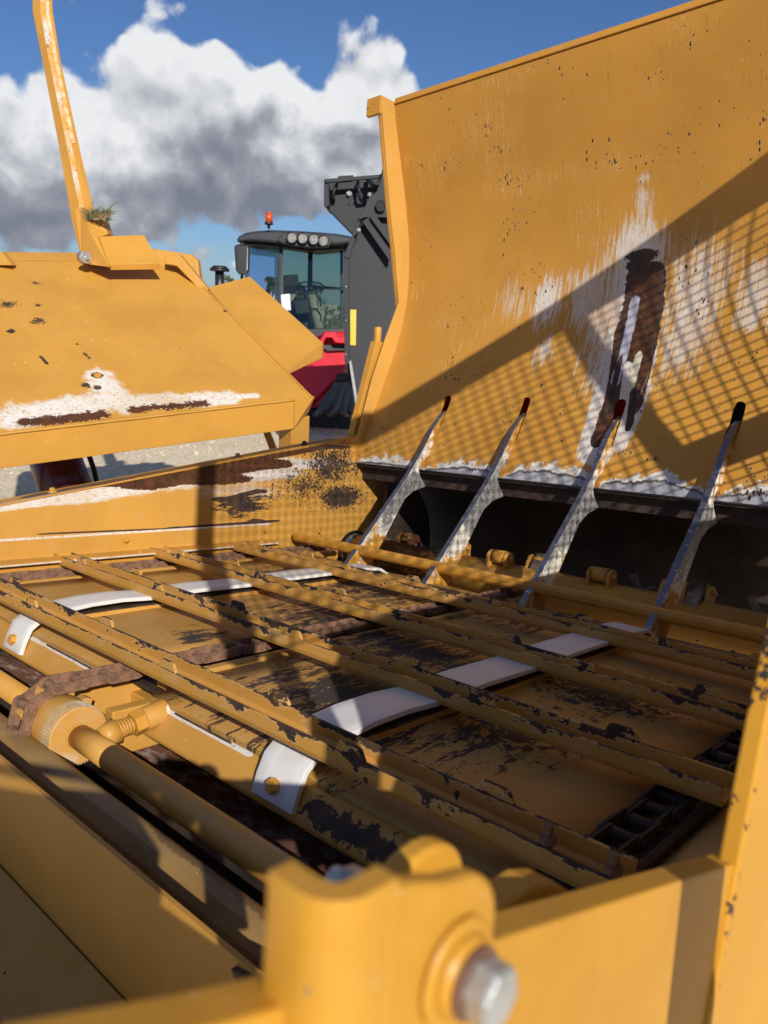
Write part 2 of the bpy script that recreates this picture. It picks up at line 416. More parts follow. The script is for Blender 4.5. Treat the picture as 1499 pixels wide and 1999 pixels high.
prof_n = [-.321, -.11, .225, .713, 1.152, 1.619, 2.058, 2.472, 2.846]
prof_b = [4.94, 5.03, 5.19, 5.39, 5.51, 5.51, 5.42, 5.295, 5.19]
def catmull(x, X, Y):
    i = 0
    while i < len(X) - 2 and x > X[i + 1]: i += 1
    t = (x - X[i]) / (X[i + 1] - X[i]); y0 = Y[max(i - 1, 0)]; y1 = Y[i]; y2 = Y[i + 1]; y3 = Y[min(i + 2, len(Y) - 1)]
    return .5 * ((2 * y1) + (y2 - y0) * t + (2 * y0 - 5 * y1 + 4 * y2 - y3) * t * t + (3 * y1 - y0 - 3 * y2 + y3) * t ** 3)
def pan_b(n): return catmull(n, prof_n, prof_b)
def cray(px, py):
    v = Vector(((px - 750) / FPX, (py - 1000) / FPX, 1)); return Vector((v.dot(Ac), v.dot(Bc), v.dot(Nc)))
def pan_at(px, py):
    r = cray(px, py); t = 5.
    for _ in range(30): t = pan_b(max(-.32, min(2.84, r.z * t))) / r.y
    return r * t
def on(px, py, ax, val): r = cray(px, py); return r * (val / r[ax])

# ---- curved side panel
def sp(k, p, r, p2=None, **kw):
    d = dict(k=k, c=tuple(pan_at(*p)), r=r); 
    if p2: d['c2'] = tuple(pan_at(*p2))
    d.update(kw); return d
SLOTS = [-4.10, -3.32, -2.53, -1.72, -.93]
def panel_extra(nb, P, c, chipm, iso, frn):
    a, b, n = nb.xyz(P)[:3]
    ph = nb.m('MULTIPLY', nb.m('ADD', a, 4.10), math.pi / .793)
    bmp = nb.m('ABSOLUTE', nb.m('SINE', ph)); bmp = nb.m('POWER', bmp, .6)
    right = nb.sm(a, -4.3, -3.0, .25, 1.0)
    wv = nb.m('MULTIPLY', nb.m('SUBTRACT', nb.noise(nb.comb(a, 0., 0.), 5.5, 3, .6), .5), .10)
    h = nb.m('SUBTRACT', nb.m('ADD', n, .322), nb.m('MULTIPLY', nb.m('SUBTRACT', iso, .5), .05))
    lim = nb.m('MULTIPLY', nb.m('ADD', nb.m('MULTIPLY', bmp, .085), wv), right)
    grey = nb.sm(nb.m('SUBTRACT', lim, h), 0, .012)
    dk = nb.m('MULTIPLY', nb.sm(nb.m('SUBTRACT', nb.m('ADD', lim, .018), h), 0, .012), nb.sm(bmp, .1, .4))
    wl = nb.m('ADD', lim, nb.m('MULTIPLY', nb.m('ADD', nb.m('MULTIPLY', bmp, .085), .015), nb.sm(iso, .3, .6)))
    wt_ = nb.sm(nb.m('SUBTRACT', wl, h), 0, .02)
    c = nb.mix(wt_, c, (.66, .65, .62)); c = nb.mix(dk, c, (.10, .085, .08))
    c = nb.mix(nb.m('MULTIPLY', grey, nb.sm(bmp, .05, .2)), c, nb.mix(nb.sm(iso, .3, .7), (.27, .27, .29), (.42, .42, .45)))
    # long vertical hairline scratches, dark and pale
    sc1 = nb.noise(nb.mp(nb.vm('ADD', P, nb.vm('SCALE', nb.noise(P, 1.3, 2, .5, 0, True), sc=.10)), (0, 0, 0), (11, 0, .35)), 5.5, 2, .5)
    hair = nb.m('MULTIPLY', nb.sm(nb.m('ABSOLUTE', nb.m('SUBTRACT', sc1, .5)), .006, .0015), nb.sm(nb.noise(P, 1.1, 2, .5), .52, .62))
    c = nb.mix(nb.m('MULTIPLY', hair, .75), c, (.88, .68, .38))
    sc2 = nb.noise(nb.mp(nb.vm('ADD', P, nb.vm('SCALE', nb.noise(P, .8, 2, .5, 0, True), sc=.16)), (4, 0, 0), (6, 0, .16)), 5, 1, .5)
    hair2 = nb.m('MULTIPLY', nb.sm(nb.m('ABSOLUTE', nb.m('SUBTRACT', sc2, .52)), .003, .0008), nb.sm(nb.noise(nb.mp(P, (9, 1, 1)), .9, 2, .5), .5, .6))
    chipm = nb.m('MAXIMUM', chipm, nb.m('MULTIPLY', hair2, .85))
    return c, chipm
pspots = [
    sp('white', (1250, 500), (.22, .5, .28), (1215, 720), amp=1.3, soft=.3, o=-.1), sp('white', (1240, 530), (.36, .5, .34), (1215, 700), amp=1.9, soft=.5, o=.05, f=.9),
    sp('white', (1262, 390), (.12, .5, .12), (1255, 460), amp=2.0, soft=.5, o=.35, f=.8), sp('white', (1262, 350), (.10, .5, .06), amp=2.2, soft=.5, o=.5, f=.8),
    sp('white', (1072, 590), (.14, .5, .22), amp=1.7, soft=.4, o=0), sp('white', (1150, 560), (.24, .5, .18), (1170, 640), amp=1.9, soft=.4, o=.15),
    sp('white', (1485, 530), (.14, .5, .10), (1465, 630), amp=2.0, soft=.5, o=.15, f=.9), sp('white', (1370, 550), (.34, .5, .40), (1340, 660), amp=2.1, soft=.6, o=.22, f=.85),
    sp('white', (1065, 690), (.10, .5, .14), amp=1.8, soft=.5, o=.1, f=.85), sp('white', (1000, 590), (.3, .5, .3), amp=2.0, soft=.6, o=.45, f=.6),
    sp('white', (1195, 760), (.15, .5, .10), (1165, 885), amp=.7, soft=.2), sp('white', (1258, 760), (.07, .5, .10), (1215, 860), amp=.7, soft=.2),
    sp('rust', (1264, 545), (.16, .5, .13), (1244, 675), amp=.32, soft=.03, n='i'), sp('rust', (1216, 650), (.055, .5, .1), (1196, 800), amp=.3, soft=.03, n='i'),
    sp('rust', (1272, 650), (.065, .5, .1), (1243, 785), amp=.3, soft=.03, n='i'),
    sp('dark', (1256, 502), (.13, .5, .05), amp=.7, soft=.05, n='i'), sp('dark', (1240, 520), (.06, .5, .05), amp=.7, soft=.05, n='i'),
    sp('dark', (1210, 720), (.022, .5, .1), (1192, 800), amp=.4, soft=.03, n='i'), sp('dark', (1296, 560), (.016, .5, .1), (1280, 680), amp=.6, soft=.03, n='i'), sp('dark', (1228, 560), (.012, .5, .1), (1208, 700), amp=.6, soft=.03, n='i'),
    sp('dark', (1240, 770), (.028, .5, .05), (1232, 830), amp=.4, soft=.03, n='i'),
    sp('rust', (1200, 770), (.055, .5, .06), (1170, 860), amp=.4, soft=.03, n='i'),
]
pspots_after = [sp('blue', (1243, 590), (.040, .5, .04), (1206, 745), amp=.9, soft=.15),
                sp('cream', (1250, 700), (.030, .5, .05), (1222, 800), amp=.5, soft=.12)]
M['panel'] = paint('panel_paint', chips=.75, chip_scale=32, chip_st=(1.7, .2, .8), streak=(6, 1, .35), streak_amt=.38, spots=pspots + pspots_after, extra=panel_extra, rough=.34, bumpy=.35, dust=.15)
rows = []
ns = [-.32 + (2.846 + .32) * i / 36 for i in range(37)]
avals = [-4.9 + 4.66 * j / 24 for j in range(25)]
g = m(); g.sheet([[(a, pan_b(n), n) for a in avals] for n in ns], -.025)
pnl = g.done('curved_panel', M['panel'], BP)
# slots cut through the sheet for the tines
cut = m()
for a in SLOTS:
    pts = [(a - .040, 4.7, -.02), (a + .040, 4.7, -.02)] + [(a + .040 * math.cos(t), 4.7, .280 + .040 * math.sin(t)) for t in [math.pi * k / 8 for k in range(0, 9)]]
    cut.extr(pts, (0, .9, 0))
co = cut.done('cutter', M['yellow'])
md = pnl.modifiers.new('slots', 'BOOLEAN'); md.operation = 'DIFFERENCE'; md.object = co; md.solver = 'EXACT'
co.parent = BP
bpy.context.view_layer.update()
dgp = bpy.context.evaluated_depsgraph_get()
nm = D.meshes.new_from_object(pnl.evaluated_get(dgp)); pnl.modifiers.clear(); pnl.data = nm; nm.name = 'curved_panel'
D.objects.remove(co, do_unlink=True)
for p in nm.polygons: p.use_smooth = True
md = pnl.modifiers.new('ws', 'WEIGHTED_NORMAL') if False else None
try: nm.set_sharp_from_angle(angle=R_(35))
except Exception: pass
# rolled top edge and stiffener strip
g = m(); g.pa(-4.9, -.24, [(5.15, 2.846), (5.225, 2.85), (5.23, 2.895), (5.16, 2.90)]); g.done('top_lip', M['yellow'], pnl, .004)
g = m(); g.pa(-3.2, -1.9, [(5.232, 2.84), (5.33, 2.86), (5.33, 2.93), (5.232, 2.91)]); g.done('stiffener', M['yellow'], pnl, .003)
# left end flange: plate edge stands proud of the panel, towards the bed
fl = [(-.40, 4.86), (-.066, 4.948), (.449, 5.091), (.834, 5.241), (1.17, 5.386), (1.6, 5.29), (1.999, 5.182), (2.713, 5.023), (2.87, 5.01)]
g = m()
poly = [(b, n) for n, b in fl] + [(pan_b(max(-.32, min(2.846, n))) + .05, n) for n in [2.87, 2.4, 2.0, 1.6, 1.17, .8, .4, 0, -.3]]
g.pa(-4.922, -4.902, poly)
M['flange'] = paint('flange_paint', base=(0.559, 0.298, 0.063), chips=.2, chip_scale=45, streak_amt=.12)
ef = g.done('end_flange', M['flange'], pnl, .002)
g = m(); g.pa(-4.99, -4.948, [(4.98, 1.0), (5.37, 1.17), (5.02, 2.713), (4.99, 2.713), (5.3, 1.17)])
g = m()
fr = [(1.12, 5.40), (1.6, 5.285), (2.0, 5.177), (2.72, 5.018)]
g.extr([(-4.955, b, n) for n, b in fr] + [(-4.955, b + .10, n) for n, b in fr[::-1]], (.031, 0, 0))
g.done('end_post', M['yellow'], pnl, .002)
g = m(); g.box(-5.07, -4.905, 4.985, 5.02, 2.72, 2.87); g.cyl((-5.045, 4.975, 2.80), (-5.045, 4.984, 2.80), .014); g.done('top_bracket', M['yellow'], pnl, .002)
g = m(); g.extr([(-5.03, 4.93, -.1), (-5.03, 5.06, -.1), (-5.03, 5.33, .80), (-5.03, 5.17, .80)], (.07, 0, 0)); g.cyl((-4.995, 5.22, .78), (-4.995, 5.22, .93), .034); g.done('end_strut', M['yellow'], pnl, .002)
# weld beads along the flange
for (n0, n1) in ((2.1, 2.8), (.95, 1.55), (.15, .75)):
    g = m(); st = [n0 + (n1 - n0) * i / 26 for i in range(27)]
    g.path([(-4.895, pan_b(n) - .006, n) for n in st], [.008 + .003 * ((i % 2)) + random.uniform(0, .002) for i in range(27)], 7); g.done('weld_bead', M['flange'], pnl)
# lip return below the panel
g = m(); g.pa(-4.9, -.26, [(4.945, -.326), (4.945, -.342), (5.35, -.36), (5.35, -.34)]); g.done('lip_return', M['lipdark'], pnl)
g = m(); g.pa(-4.88, -.26, [(5.02, -.345), (5.06, -.345), (5.06, -.43), (5.20, -.44), (5.20, -.47), (5.02, -.455)]); g.done('lip_angle', M['lipdark'], pnl)
# red bar seen behind the slots
g = m(); g.box(-4.6, -2.45, 5.34, 5.42, -.02, .42)
g.done('hydraulic_bar', simple('red_paint', (.80, .015, .020), .35, 0, .2), pnl, label='red bar showing through the tine slots')

g = m(); g.box(-2.44, -.5, 5.36, 5.44, -.02, .46); g.done('rear_bar', M['black'], pnl)  # black bar added so the right-hand slots look dark
# ---- rotor housing
g = m(); pr = []
for i in range(15):
    t = R_(60) - R_(165) * i / 14; pr.append((5.15 + .85 * math.cos(t), -1.1 + .78 * math.sin(t)))
g.sheet([[(a, b, n) for a in (-4.88, -3.3, -1.8, -.27)] for b, n in pr], .02); hs = g.done('rotor_housing', M['cavity'], BP)
g = m(); g.pa(-4.80, -4.76, [(5.1 + .80 * math.cos(t), -1.08 + .74 * math.sin(t)) for t in [R_(-85 + 165 * k / 30) for k in range(31)]]); g.done('end_disc', M['cavity'], hs)
for a, n, b in ((-3.05, -.92, 5.96), (-2.93, -1.05, 5.98), (-1.0, -.8, 5.9)):
    g = m(); g.hexbolt((a, b, n), (0, -1, .2), .02, .03); g.done('bolt', M['cavity'], hs)

# ---- left tub wall
def rim_n(b): return -.602 + (b - 1.861) * .172
wp = [(-.4, rim_n(-.4)), (4.95, rim_n(4.95)), (5.06, .0), (5.30, .55), (5.40, .55), (5.5, -.1), (5.45, -.45), (5.45, -1.6), (-.4, -1.6)]
def ws(k, p, r, p2=None, **kw):
    d = dict(k=k, c=tuple(on(*p, 0, -4.9)), r=r)
    if p2: d['c2'] = tuple(on(*p2, 0, -4.9))
    d.update(kw); return d
wall_sp = [ws('white', (150, 972), (.2, .8, .06), (560, 905), amp=.8, soft=.45), ws('white', (330, 945), (.2, .3, .06), (560, 925), amp=1.0, soft=.6, n='i'),
           ws('white', (480, 960), (.2, .5, .08), amp=1.0, soft=.8, f=.7), ws('white', (0, 992), (.2, .3, .025), (180, 968), amp=.4, soft=.1),
           ws('rust', (250, 945), (.2, .3, .022), (640, 872), amp=.35, soft=.03, n='i'), ws('rust', (300, 945), (.2, .3, .045), (520, 906), amp=.45, soft=.03, n='i'),
           ws('rust', (410, 935), (.2, .4, .05), amp=.5, soft=.03, n='i'),
           ws('dark', (650, 905), (.2, .36, .2), amp=2.2, soft=.05, n='f', o=.3), ws('dark', (668, 972), (.2, .26, .10), amp=1.6, soft=.05, n='f', o=.0),
           ws('dark', (480, 985), (.2, .26, .09), amp=1.8, soft=.03, o=.2), ws('dark', (440, 975), (.2, .12, .02), (500, 960), amp=.6, soft=.03),
           ws('dark', (600, 945), (.2, .5, .24), amp=2.6, soft=.05, n='f', o=.7),
           ws('dark', (100, 1042), (.2, .1, .006), (340, 1032), amp=.25, soft=.1), ws('dark', (340, 1032), (.2, .1, .012), (530, 1018), amp=.4, soft=.05),
           ws('dark', (500, 1018), (.2, .1, .02), amp=.4, soft=.05)]
M['wall'] = paint('wall_paint', base=(0.542, 0.280, 0.053), chips=.34, chip_scale=30, streak=(1, .5, 3), streak_amt=.10, spots=wall_sp, dust=.3)
g = m(); g.pa(-4.94, -4.90, wp); lw = g.done('left_wall', M['wall'], BP, .0015)
M['rimm'] = paint('rim_paint', chips=.2, spots=[dict(k='rust', c=(-4.97, 2.2, -.55), c2=(-4.97, 4.6, -.13), r=(.06, .4, .03), amp=.7, soft=.06, n='i'),
                                                dict(k='white', c=(-4.91, .5, -.85), c2=(-4.91, 4.0, -.2), r=(.012, .3, .03), amp=.3, soft=.2)])
g = m(); g.extr([(-5.06, -.4, rim_n(-.4)), (-4.893, -.4, rim_n(-.4)), (-4.893, -.4, rim_n(-.4) - .012), (-5.06, -.4, rim_n(-.4) - .012)], (0, 5.3, 5.3 * .172))
rmm = g.done('rim', M['rimm'], lw, .0015)
for px, py in ((103, 952), (465, 886), (595, 861)):
    p = on(px, py, 0, -4.97); g = m(); g.hexbolt((-4.97, p.y, rim_n(p.y)), (0, -.17, 1), .018, .03); g.done('bolt', M['bolt'] if px < 200 else M['chain_dark'], rmm)
for a0, c_ in ((-4.899, 0),):
    M['angle'] = paint('angle_paint', base=(0.525, 0.270, 0.051), chips=.2, streak_amt=.1, spots=[dict(k='white', c=(-4.87, .2, -.822), c2=(-4.87, 3.98, -.822), r=(.03, .3, .009), amp=.15, soft=.3),
        dict(k='white', c=(-4.72, .2, -.965), c2=(-4.72, 4.0, -.965), r=(.05, .3, .012), amp=.3, soft=.2)])
    g = m(); g.pb(-.4, 3.96, [(-4.898, -.95), (-4.898, -.822), (-4.885, -.815), (-4.872, -.822), (-4.872, -.938), (-4.865, -.947), (-4.76, -.952), (-4.748, -.958), (-4.748, -.968), (-4.898, -.968)])
    ag = g.done('wall_angle', M['angle'], lw, .001)
    g = m(); g.pb(-.4, 4.02, [(-4.898, -.970), (-4.80, -.970), (-4.79, -1.06), (-4.898, -1.06)]); g.done('chain_guide', M['yellow'], lw, .001)
for px, py in ((245, 1054), (517, 1036)):
    p = on(px, py, 0, -4.87); g = m(); g.hexbolt(tuple(p), (1, 0, 0), .017, .026); g.done('bolt', M['bolt'], ag)
for px, py in ((263, 1076), (501, 1057)):
    p = on(px, py, 2, -.955); g = m(); g.hexbolt((-4.80, p.y, -.952), (0, 0, 1), .018, .02); g.done('bolt', M['bolt'], ag)
p = on(621, 1036, 0, -4.9); g = m(); g.hexbolt(tuple(p), (1, 0, 0), .022, .035); g.done('bolt', M['bolt'], lw)
# bearing plate with its opening
RC = (4.95, -1.13)
g = m(); ring = []
for k in range(41):
    t = R_(-30) + R_(240) * k / 40; ring.append((RC[0] + .33 * math.cos(t), RC[1] + .33 * math.sin(t)))
for k in range(40, -1, -1):
    t = R_(-30) + R_(240) * k / 40; ring.append((RC[0] + .20 * math.cos(t), RC[1] + .20 * math.sin(t)))
g.pa(-4.898, -4.875, ring); g.done('bearing_plate', M['wall'], lw, .001)
g = m(); g.cyl((-4.896, RC[0], RC[1]), (-4.89, RC[0], RC[1]), .20, seg=36); g.done('bearing_recess', M['cavity'], lw)
g = m(); g.cyl((-4.888, RC[0], RC[1]), (-4.80, RC[0], RC[1]), .19, .16, seg=36); g.done('bearing_hub', M['steel'], lw)

# ---- rotor
M['rotor'] = paint('rotor_paint', chips=.75, chip_scale=13, chip_st=(.7, 1, 1), streak=(.6, 3, 3), streak_amt=.2, dust=.5, dirt=.5,
                   spots=[dict(k='rust', c=(-4.2, 4.9, -1.0), r=(.35, .4, .3), amp=1.6, soft=.1)])
g = m(); g.cyl((-4.79, RC[0], RC[1]), (-.30, RC[0], RC[1]), .168, seg=40); rt = g.done('rotor', M['rotor'], BP)
g = m(); g.cyl((-4.45, RC[0] - .10, RC[1] - .25), (-.4, RC[0] - .10, RC[1] - .25), .05, seg=16)
for k in range(18): g.cyl((-4.3 + k * .22, RC[0] - .10, RC[1] - .25), (-4.25 + k * .22, RC[0] - .10, RC[1] - .25), .075, seg=16)
g.done('shaft_collar_rod', M['rotor'], rt)
def lug(a, ang):
    """pair of cheek plates with a rolled eye between them, and a bolt"""
    dv = Vector((0, math.cos(R_(ang)), math.sin(R_(ang)))); tv = Vector((0, -dv.z, dv.y)); c = Vector((a, *RC))
    g = m()
    for s_ in (-1, 1):
        p0 = c + Vector((s_ * .075 - .012, 0, 0))
        g.extr([p0 + dv * .14 - tv * .07, p0 + dv * .14 + tv * .07, p0 + dv * .25 + tv * .055, p0 + dv * .27 + tv * .02, p0 + dv * .27 - tv * .02, p0 + dv * .25 - tv * .055], (.024, 0, 0))
    g.cyl(c + dv * .225 - Vector((.11, 0, 0)), c + dv * .225 + Vector((.11, 0, 0)), .018, seg=6)
    o = g.done('flail_lug', M['rotor'], rt, .0012)
    g = m(); g.cyl(c + dv * .225 - Vector((.055, 0, 0)), c + dv * .225 + Vector((.055, 0, 0)), .052, seg=20); g.done('pivot_eye', M['rotor'], o)
    return c, dv, tv, o
def blade(a, ang, hang=-25):
    c, dv, tv, o = lug(a, ang)
    top = c + dv * .275; d2 = Vector((0, -.62, -.78)); n2 = Vector((0, -.78, .62)); g = m(); rows = []
    for t in (0, .1, .2, .3): rows.append([top - n2 * (-.02) + d2 * t + Vector((x, 0, 0)) for x in (-.05, -.02, .02, .05)])
    g.sheet(rows, .014); g.done('flail_blade', M['steelworn'], o)
def hook(a, ang):
    c, dv, tv, o = lug(a, ang)
    e0 = c + dv * .225 - Vector((.09, 0, 0))
    rows = []
    for i in range(11):
        t = i / 10; q = e0 + Vector((-.02 - .17 * t - .03 * math.sin(t * 3), 0, 0)) + Vector((0, -.03, -.04 * math.sin(t * math.pi * .55) * 1.2 + (.14 * max(0, t - .55) ** 1.0 * 1.6)))
        rows.append([q + Vector((0, w_, 0)) for w_ in (-.045, 0, .045)])
    g = m(); g.sheet(rows, .018); g.done('hooked_flail', M['steelworn'], o, .001)
M['steelworn'] = simple('flail_steel', (.30, .22, .15), .45, .5, .6, 18, col2=(.07, .06, .06))
lug(-3.72, 82); lug(-3.25, 105); blade(-2.97, 70); lug(-2.42, 100); hook(-1.95, 62); blade(-1.85, 75) if False else None
blade(-1.78, 78); hook(-1.18, 60); lug(-.8, 95); blade(-4.55, 110); lug(-4.32, 60)

# ---- tines (curved slug bars)
def tine_mat():
    m_, nb, bs = new_mat('tine_wear')
    P = nb.vm('SCALE', nb.new('ShaderNodeTexCoord').outputs['Object'], sc=1 / S)
    oi = nb.new('ShaderNodeObjectInfo'); Q = nb.vm('ADD', P, nb.vm('SCALE', nb.comb(1., oi.outputs['Random'], 0.), sc=9.))
    a, b, n = nb.xyz(P)[:3]
    x = nb.m('MULTIPLY', nb.m('ADD', n, .35), 1.6)
    n1 = nb.noise(Q, 5, 7, .68); n2 = nb.noise(Q, 30, 6, .7)
    pol = nb.m('ADD', nb.m('MULTIPLY', nb.m('SUBTRACT', n1, .5), 2.4), nb.m('MULTIPLY', nb.m('SUBTRACT', n2, .5), 1.0))
    d1 = nb.m('SUBTRACT', .55, nb.m('MULTIPLY', nb.m('ABSOLUTE', nb.m('ADD', n, .50)), 1.75))
    bare = nb.sm(nb.m('ADD', d1, pol), .0, .25)
    wht = nb.sm(nb.m('ADD', nb.m('ADD', d1, .24), pol), .0, .22)
    geo = nb.new('ShaderNodeNewGeometry')
    to = nb.new('ShaderNodeVectorTransform', vector_type='NORMAL', convert_from='WORLD', convert_to='OBJECT'); nb.l.new(geo.outputs['Normal'], to.inputs[0])
    front = nb.sm(nb.m('MULTIPLY', nb.xyz(to.outputs[0])[1], -1), .25, .45)
    c = nb.mix(nb.sm(n1, .3, .7), (.48, .235, .03), (.56, .28, .045))
    c = nb.mix(wht, c, (.74, .70, .62))
    stl = nb.mix(nb.sm(n2, .38, .6), (.20, .20, .21), (.50, .49, .48)); c = nb.mix(bare, c, stl)
    fr = nb.m('MULTIPLY', front, nb.sm(nb.m('ADD', nb.m('SUBTRACT', .28, n), nb.m('MULTIPLY', pol, .15)), .0, .06))
    nick = nb.sm(nb.noise(nb.mp(Q, (0, 0, 0), (1, 1, 6)), 14, 4, .6), .62, .68)
    c = nb.mix(fr, c, nb.mix(nick, (.17, .18, .225), (.72, .71, .70)))
    nb.put(bs.inputs['Base Color'], c)
    nb.put(bs.inputs['Metallic'], nb.m('MULTIPLY', mx(nb, fr, nb.m('MULTIPLY', bare, .7)), .75))
    nb.put(bs.inputs['Roughness'], nb.m('SUBTRACT', .48, nb.m('MULTIPLY', fr, .12)))
    bump(nb, bs, n2, .3, .002); return m_
M['tine'] = tine_mat()
tprof = [(3.82, -1.30), (4.17, -.94), (4.45, -.645), (4.72, -.36), (4.87, -.165), (5.0, .03), (5.07, .105), (5.13, .165), (5.19, .195), (5.30, .20), (5.31, .08), (5.16, -.10),
         (4.93, -.22), (4.87, -.27), (4.85, -.32), (4.87, -.36), (4.955, -.452), (4.80, -.49), (4.70, -.55), (4.62, -.66), (4.40, -.98), (4.16, -1.36)]
g = m(); g.extr([(-.022, b, n) for b, n in tprof], (.044, 0, 0))
t0 = g.done('tine', M['tine'], BP, .0025); t0.location = (SLOTS[0] * S, 0, 0)
for a in SLOTS[1:]: dup(t0, BP, (a * S, 0, 0))

# ---- bed floor
FL = -1.07
def fd(a, b, ra, rb, o=.15, n='s'): return dict(k='dark', c=(a, b, FL), r=(ra, rb, .5), amp=2.0, soft=.04, o=o + .40, n=n)
fsp = [fd(-2.0, 2.05, .75, .6, .05), fd(-2.35, 2.8, .6, .5, .1), fd(-3.0, 2.9, .6, .6, .1), fd(-3.4, 3.7, .8, .5, .1), fd(-1.42, 2.3, .26, .25, 0, 'i'), fd(-1.4, 3.0, .45, .35, .05, 'i'),
       fd(-2.1, 1.75, .3, .16), fd(-2.4, 3.9, .9, .4, .1), fd(-3.1, 2.1, .2, .15, 0), fd(-4.0, 3.5, .5, .6, .25)]
M['floor'] = paint('floor_paint', base=(0.457, 0.244, 0.057), chips=.30, chip_scale=22, chip_st=(2.2, .7, 1), streak=(2.6, .6, 1), streak_amt=.2, spots=fsp, rough=.42, dust=.4, dark=(.045, .036, .032), dirt=.2)
for i, (a0, a1) in enumerate([(-4.60, -2.86), (-2.60, -.880)]):
    g = m(); rows = []
    bs_ = [1.56, 1.66, 1.85, 2.2, 2.6, 3.0, 3.4, 3.8, 4.15, 4.32, 4.42]
    for b in bs_:
        dz = -.035 * max(0, 1 - (b - 1.56) / .30) ** 1.6 - (.12 * max(0, (b - 4.25)) * 4)
        rows.append([(a, b, FL + dz + .004 * math.sin(a * 5 + b * 3)) for a in [a0 + (a1 - a0) * k / 10 for k in range(11)]])
    g.sheet(rows, -.02); g.done('floor_plate', M['floor'], BP)
for (a0, a1) in [(-4.66, -4.60), (-2.66, -2.60)]:       # raised chain ledges
    g = m(); g.pb(1.62, 4.4, [(a0, FL - .01), (a0, FL + .028), (a0 + .012, FL + .034), (a1 - .01, FL + .034), (a1, FL + .022), (a1 + .004, FL - .01)]); g.done('chain_ledge', M['floor'], BP, .001)
g = m(); g.box(-2.86, -2.66, 1.62, 4.4, FL - .05, FL - .035); g.box(-4.80, -4.66, 1.5, 4.4, FL - .05, FL - .035); g.box(-.88, -.66, 1.5, 4.4, FL - .06, FL - .04)
g.done('chain_trough', M['cavity'], BP)
# right-hand guide sheets up to the near wall
g = m(); g.sheet([[(-.698, b, -1.06) for b in (1.0, 2.5, 4.6)], [(-.66, b, -1.045) for b in (1.0, 2.5, 4.6)], [(-.30, b, -.93) for b in (1.0, 2.5, 4.6)]], -.015); g.done('guide_sheet', M['floor'], BP)
g = m(); g.pb(1.55, 4.4, [(-.724, FL - .03), (-.70, FL - .03), (-.70, -1.035), (-.712, -1.027), (-.724, -1.035)])
g.done('chain_rail', M['chain_dark'], BP)

# ---- plastic wear strips on support bars
for ac in (-3.765, -1.765):
    w = .10; g = m()
    g.extr([(ac - w + .015, b, n) for b, n in ((1.72, FL - .02), (1.70, -1.03), (1.9, -1.022), (4.02, -1.022), (4.12, -1.06), (4.14, FL - .02))], (2 * w - .03, 0, 0))
    M.setdefault('bar', paint('bar_paint', base=(0.542, 0.288, 0.057), chips=.5, chip_scale=40, spots=[dict(k='dark', c=(0, 1.8, -1.02), c2=(0, 4.0, -1.02), r=(99, .3, .010), amp=.3, soft=.08, n='i')]))
    sb = g.done('support_bar', M['bar'], BP, .003)
    g = m(); rows = []
    cl = [(1.505, -1.19), (1.525, -1.13), (1.55, -1.075), (1.60, -1.035), (1.68, -1.012), (1.85, -.995), (2.02, -.992), (2.178, -1.002), (2.5, -.994), (2.85, -1.002), (3.2, -.996), (3.9, -1.0), (4.0, -1.01), (4.08, -1.05)]
    for b, n in cl: rows.append([(ac + x, b, n + .004) for x in (-w, -w / 2, 0, w / 2, w)])
    g.sheet(rows, -.02); st_ = g.done('wear_strip', M['plastic'], BP, .001)
    pb_ = Vector((ac + .0, 1.512, -1.135)); g = m(); g.hexbolt(tuple(pb_), (0, -.93, .36), .026, .035); g.done('bolt', M['bolt'], st_)

# ---- front beam
M['beam'] = paint('beam_paint', base=(0.508, 0.261, 0.051), chips=.4, chip_scale=22, streak=(.5, 2, 2), streak_amt=.1, dust=.3, spots=[
    dict(k='white', c=(-3.75, 1.553, -1.103), c2=(-3.05, 1.553, -1.103), r=(.04, .013, .02), amp=.25, soft=.25), dict(k='white', c=(-2.62, 1.553, -1.103), c2=(-1.98, 1.553, -1.103), r=(.04, .013, .02), amp=.25, soft=.25),  # white lines paint the highlight along the upper front edge
    dict(k='dark', c=(-3.5, 1.556, -1.10), c2=(-3.1, 1.556, -1.10), r=(.04, .006, .012), amp=.25, soft=.1), dict(k='dark', c=(-2.4, 1.556, -1.10), c2=(-2.1, 1.556, -1.10), r=(.04, .006, .012), amp=.35, soft=.1),
    dict(k='dark', c=(-1.55, 1.52, -1.16), c2=(-1.2, 1.53, -1.15), r=(.12, .045, .05), amp=1.6, o=.2, soft=.04, n='i'), dict(k='dark', c=(-3.1, 1.50, -1.20), r=(.12, .03, .03), amp=1.2, soft=.04, n='i'),
    dict(k='dark', c=(-2.0, 1.60, -1.09), r=(.2, .04, .05), amp=1.9, o=.3, soft=.04, n='i')])
for a0, a1 in ((-4.88, -2.92), (-2.58, -.62)):
    g = m(); g.pa(a0, a1, [(1.70, -1.09), (1.56, -1.105), (1.548, -1.112), (1.497, -1.20), (1.50, -1.215), (1.53, -1.225), (1.70, -1.225)]); g.done('front_beam', M['beam'], BP, .003)
g = m(); g.box(-2.92, -2.86, 1.40, 1.69, -1.30, -1.10); g.box(-2.66, -2.60, 1.40, 1.69, -1.30, -1.12); g.box(-2.92, -2.60, 1.62, 1.69, -1.28, -1.16); g.done('chain_bracket', M['beam'], BP, .003)
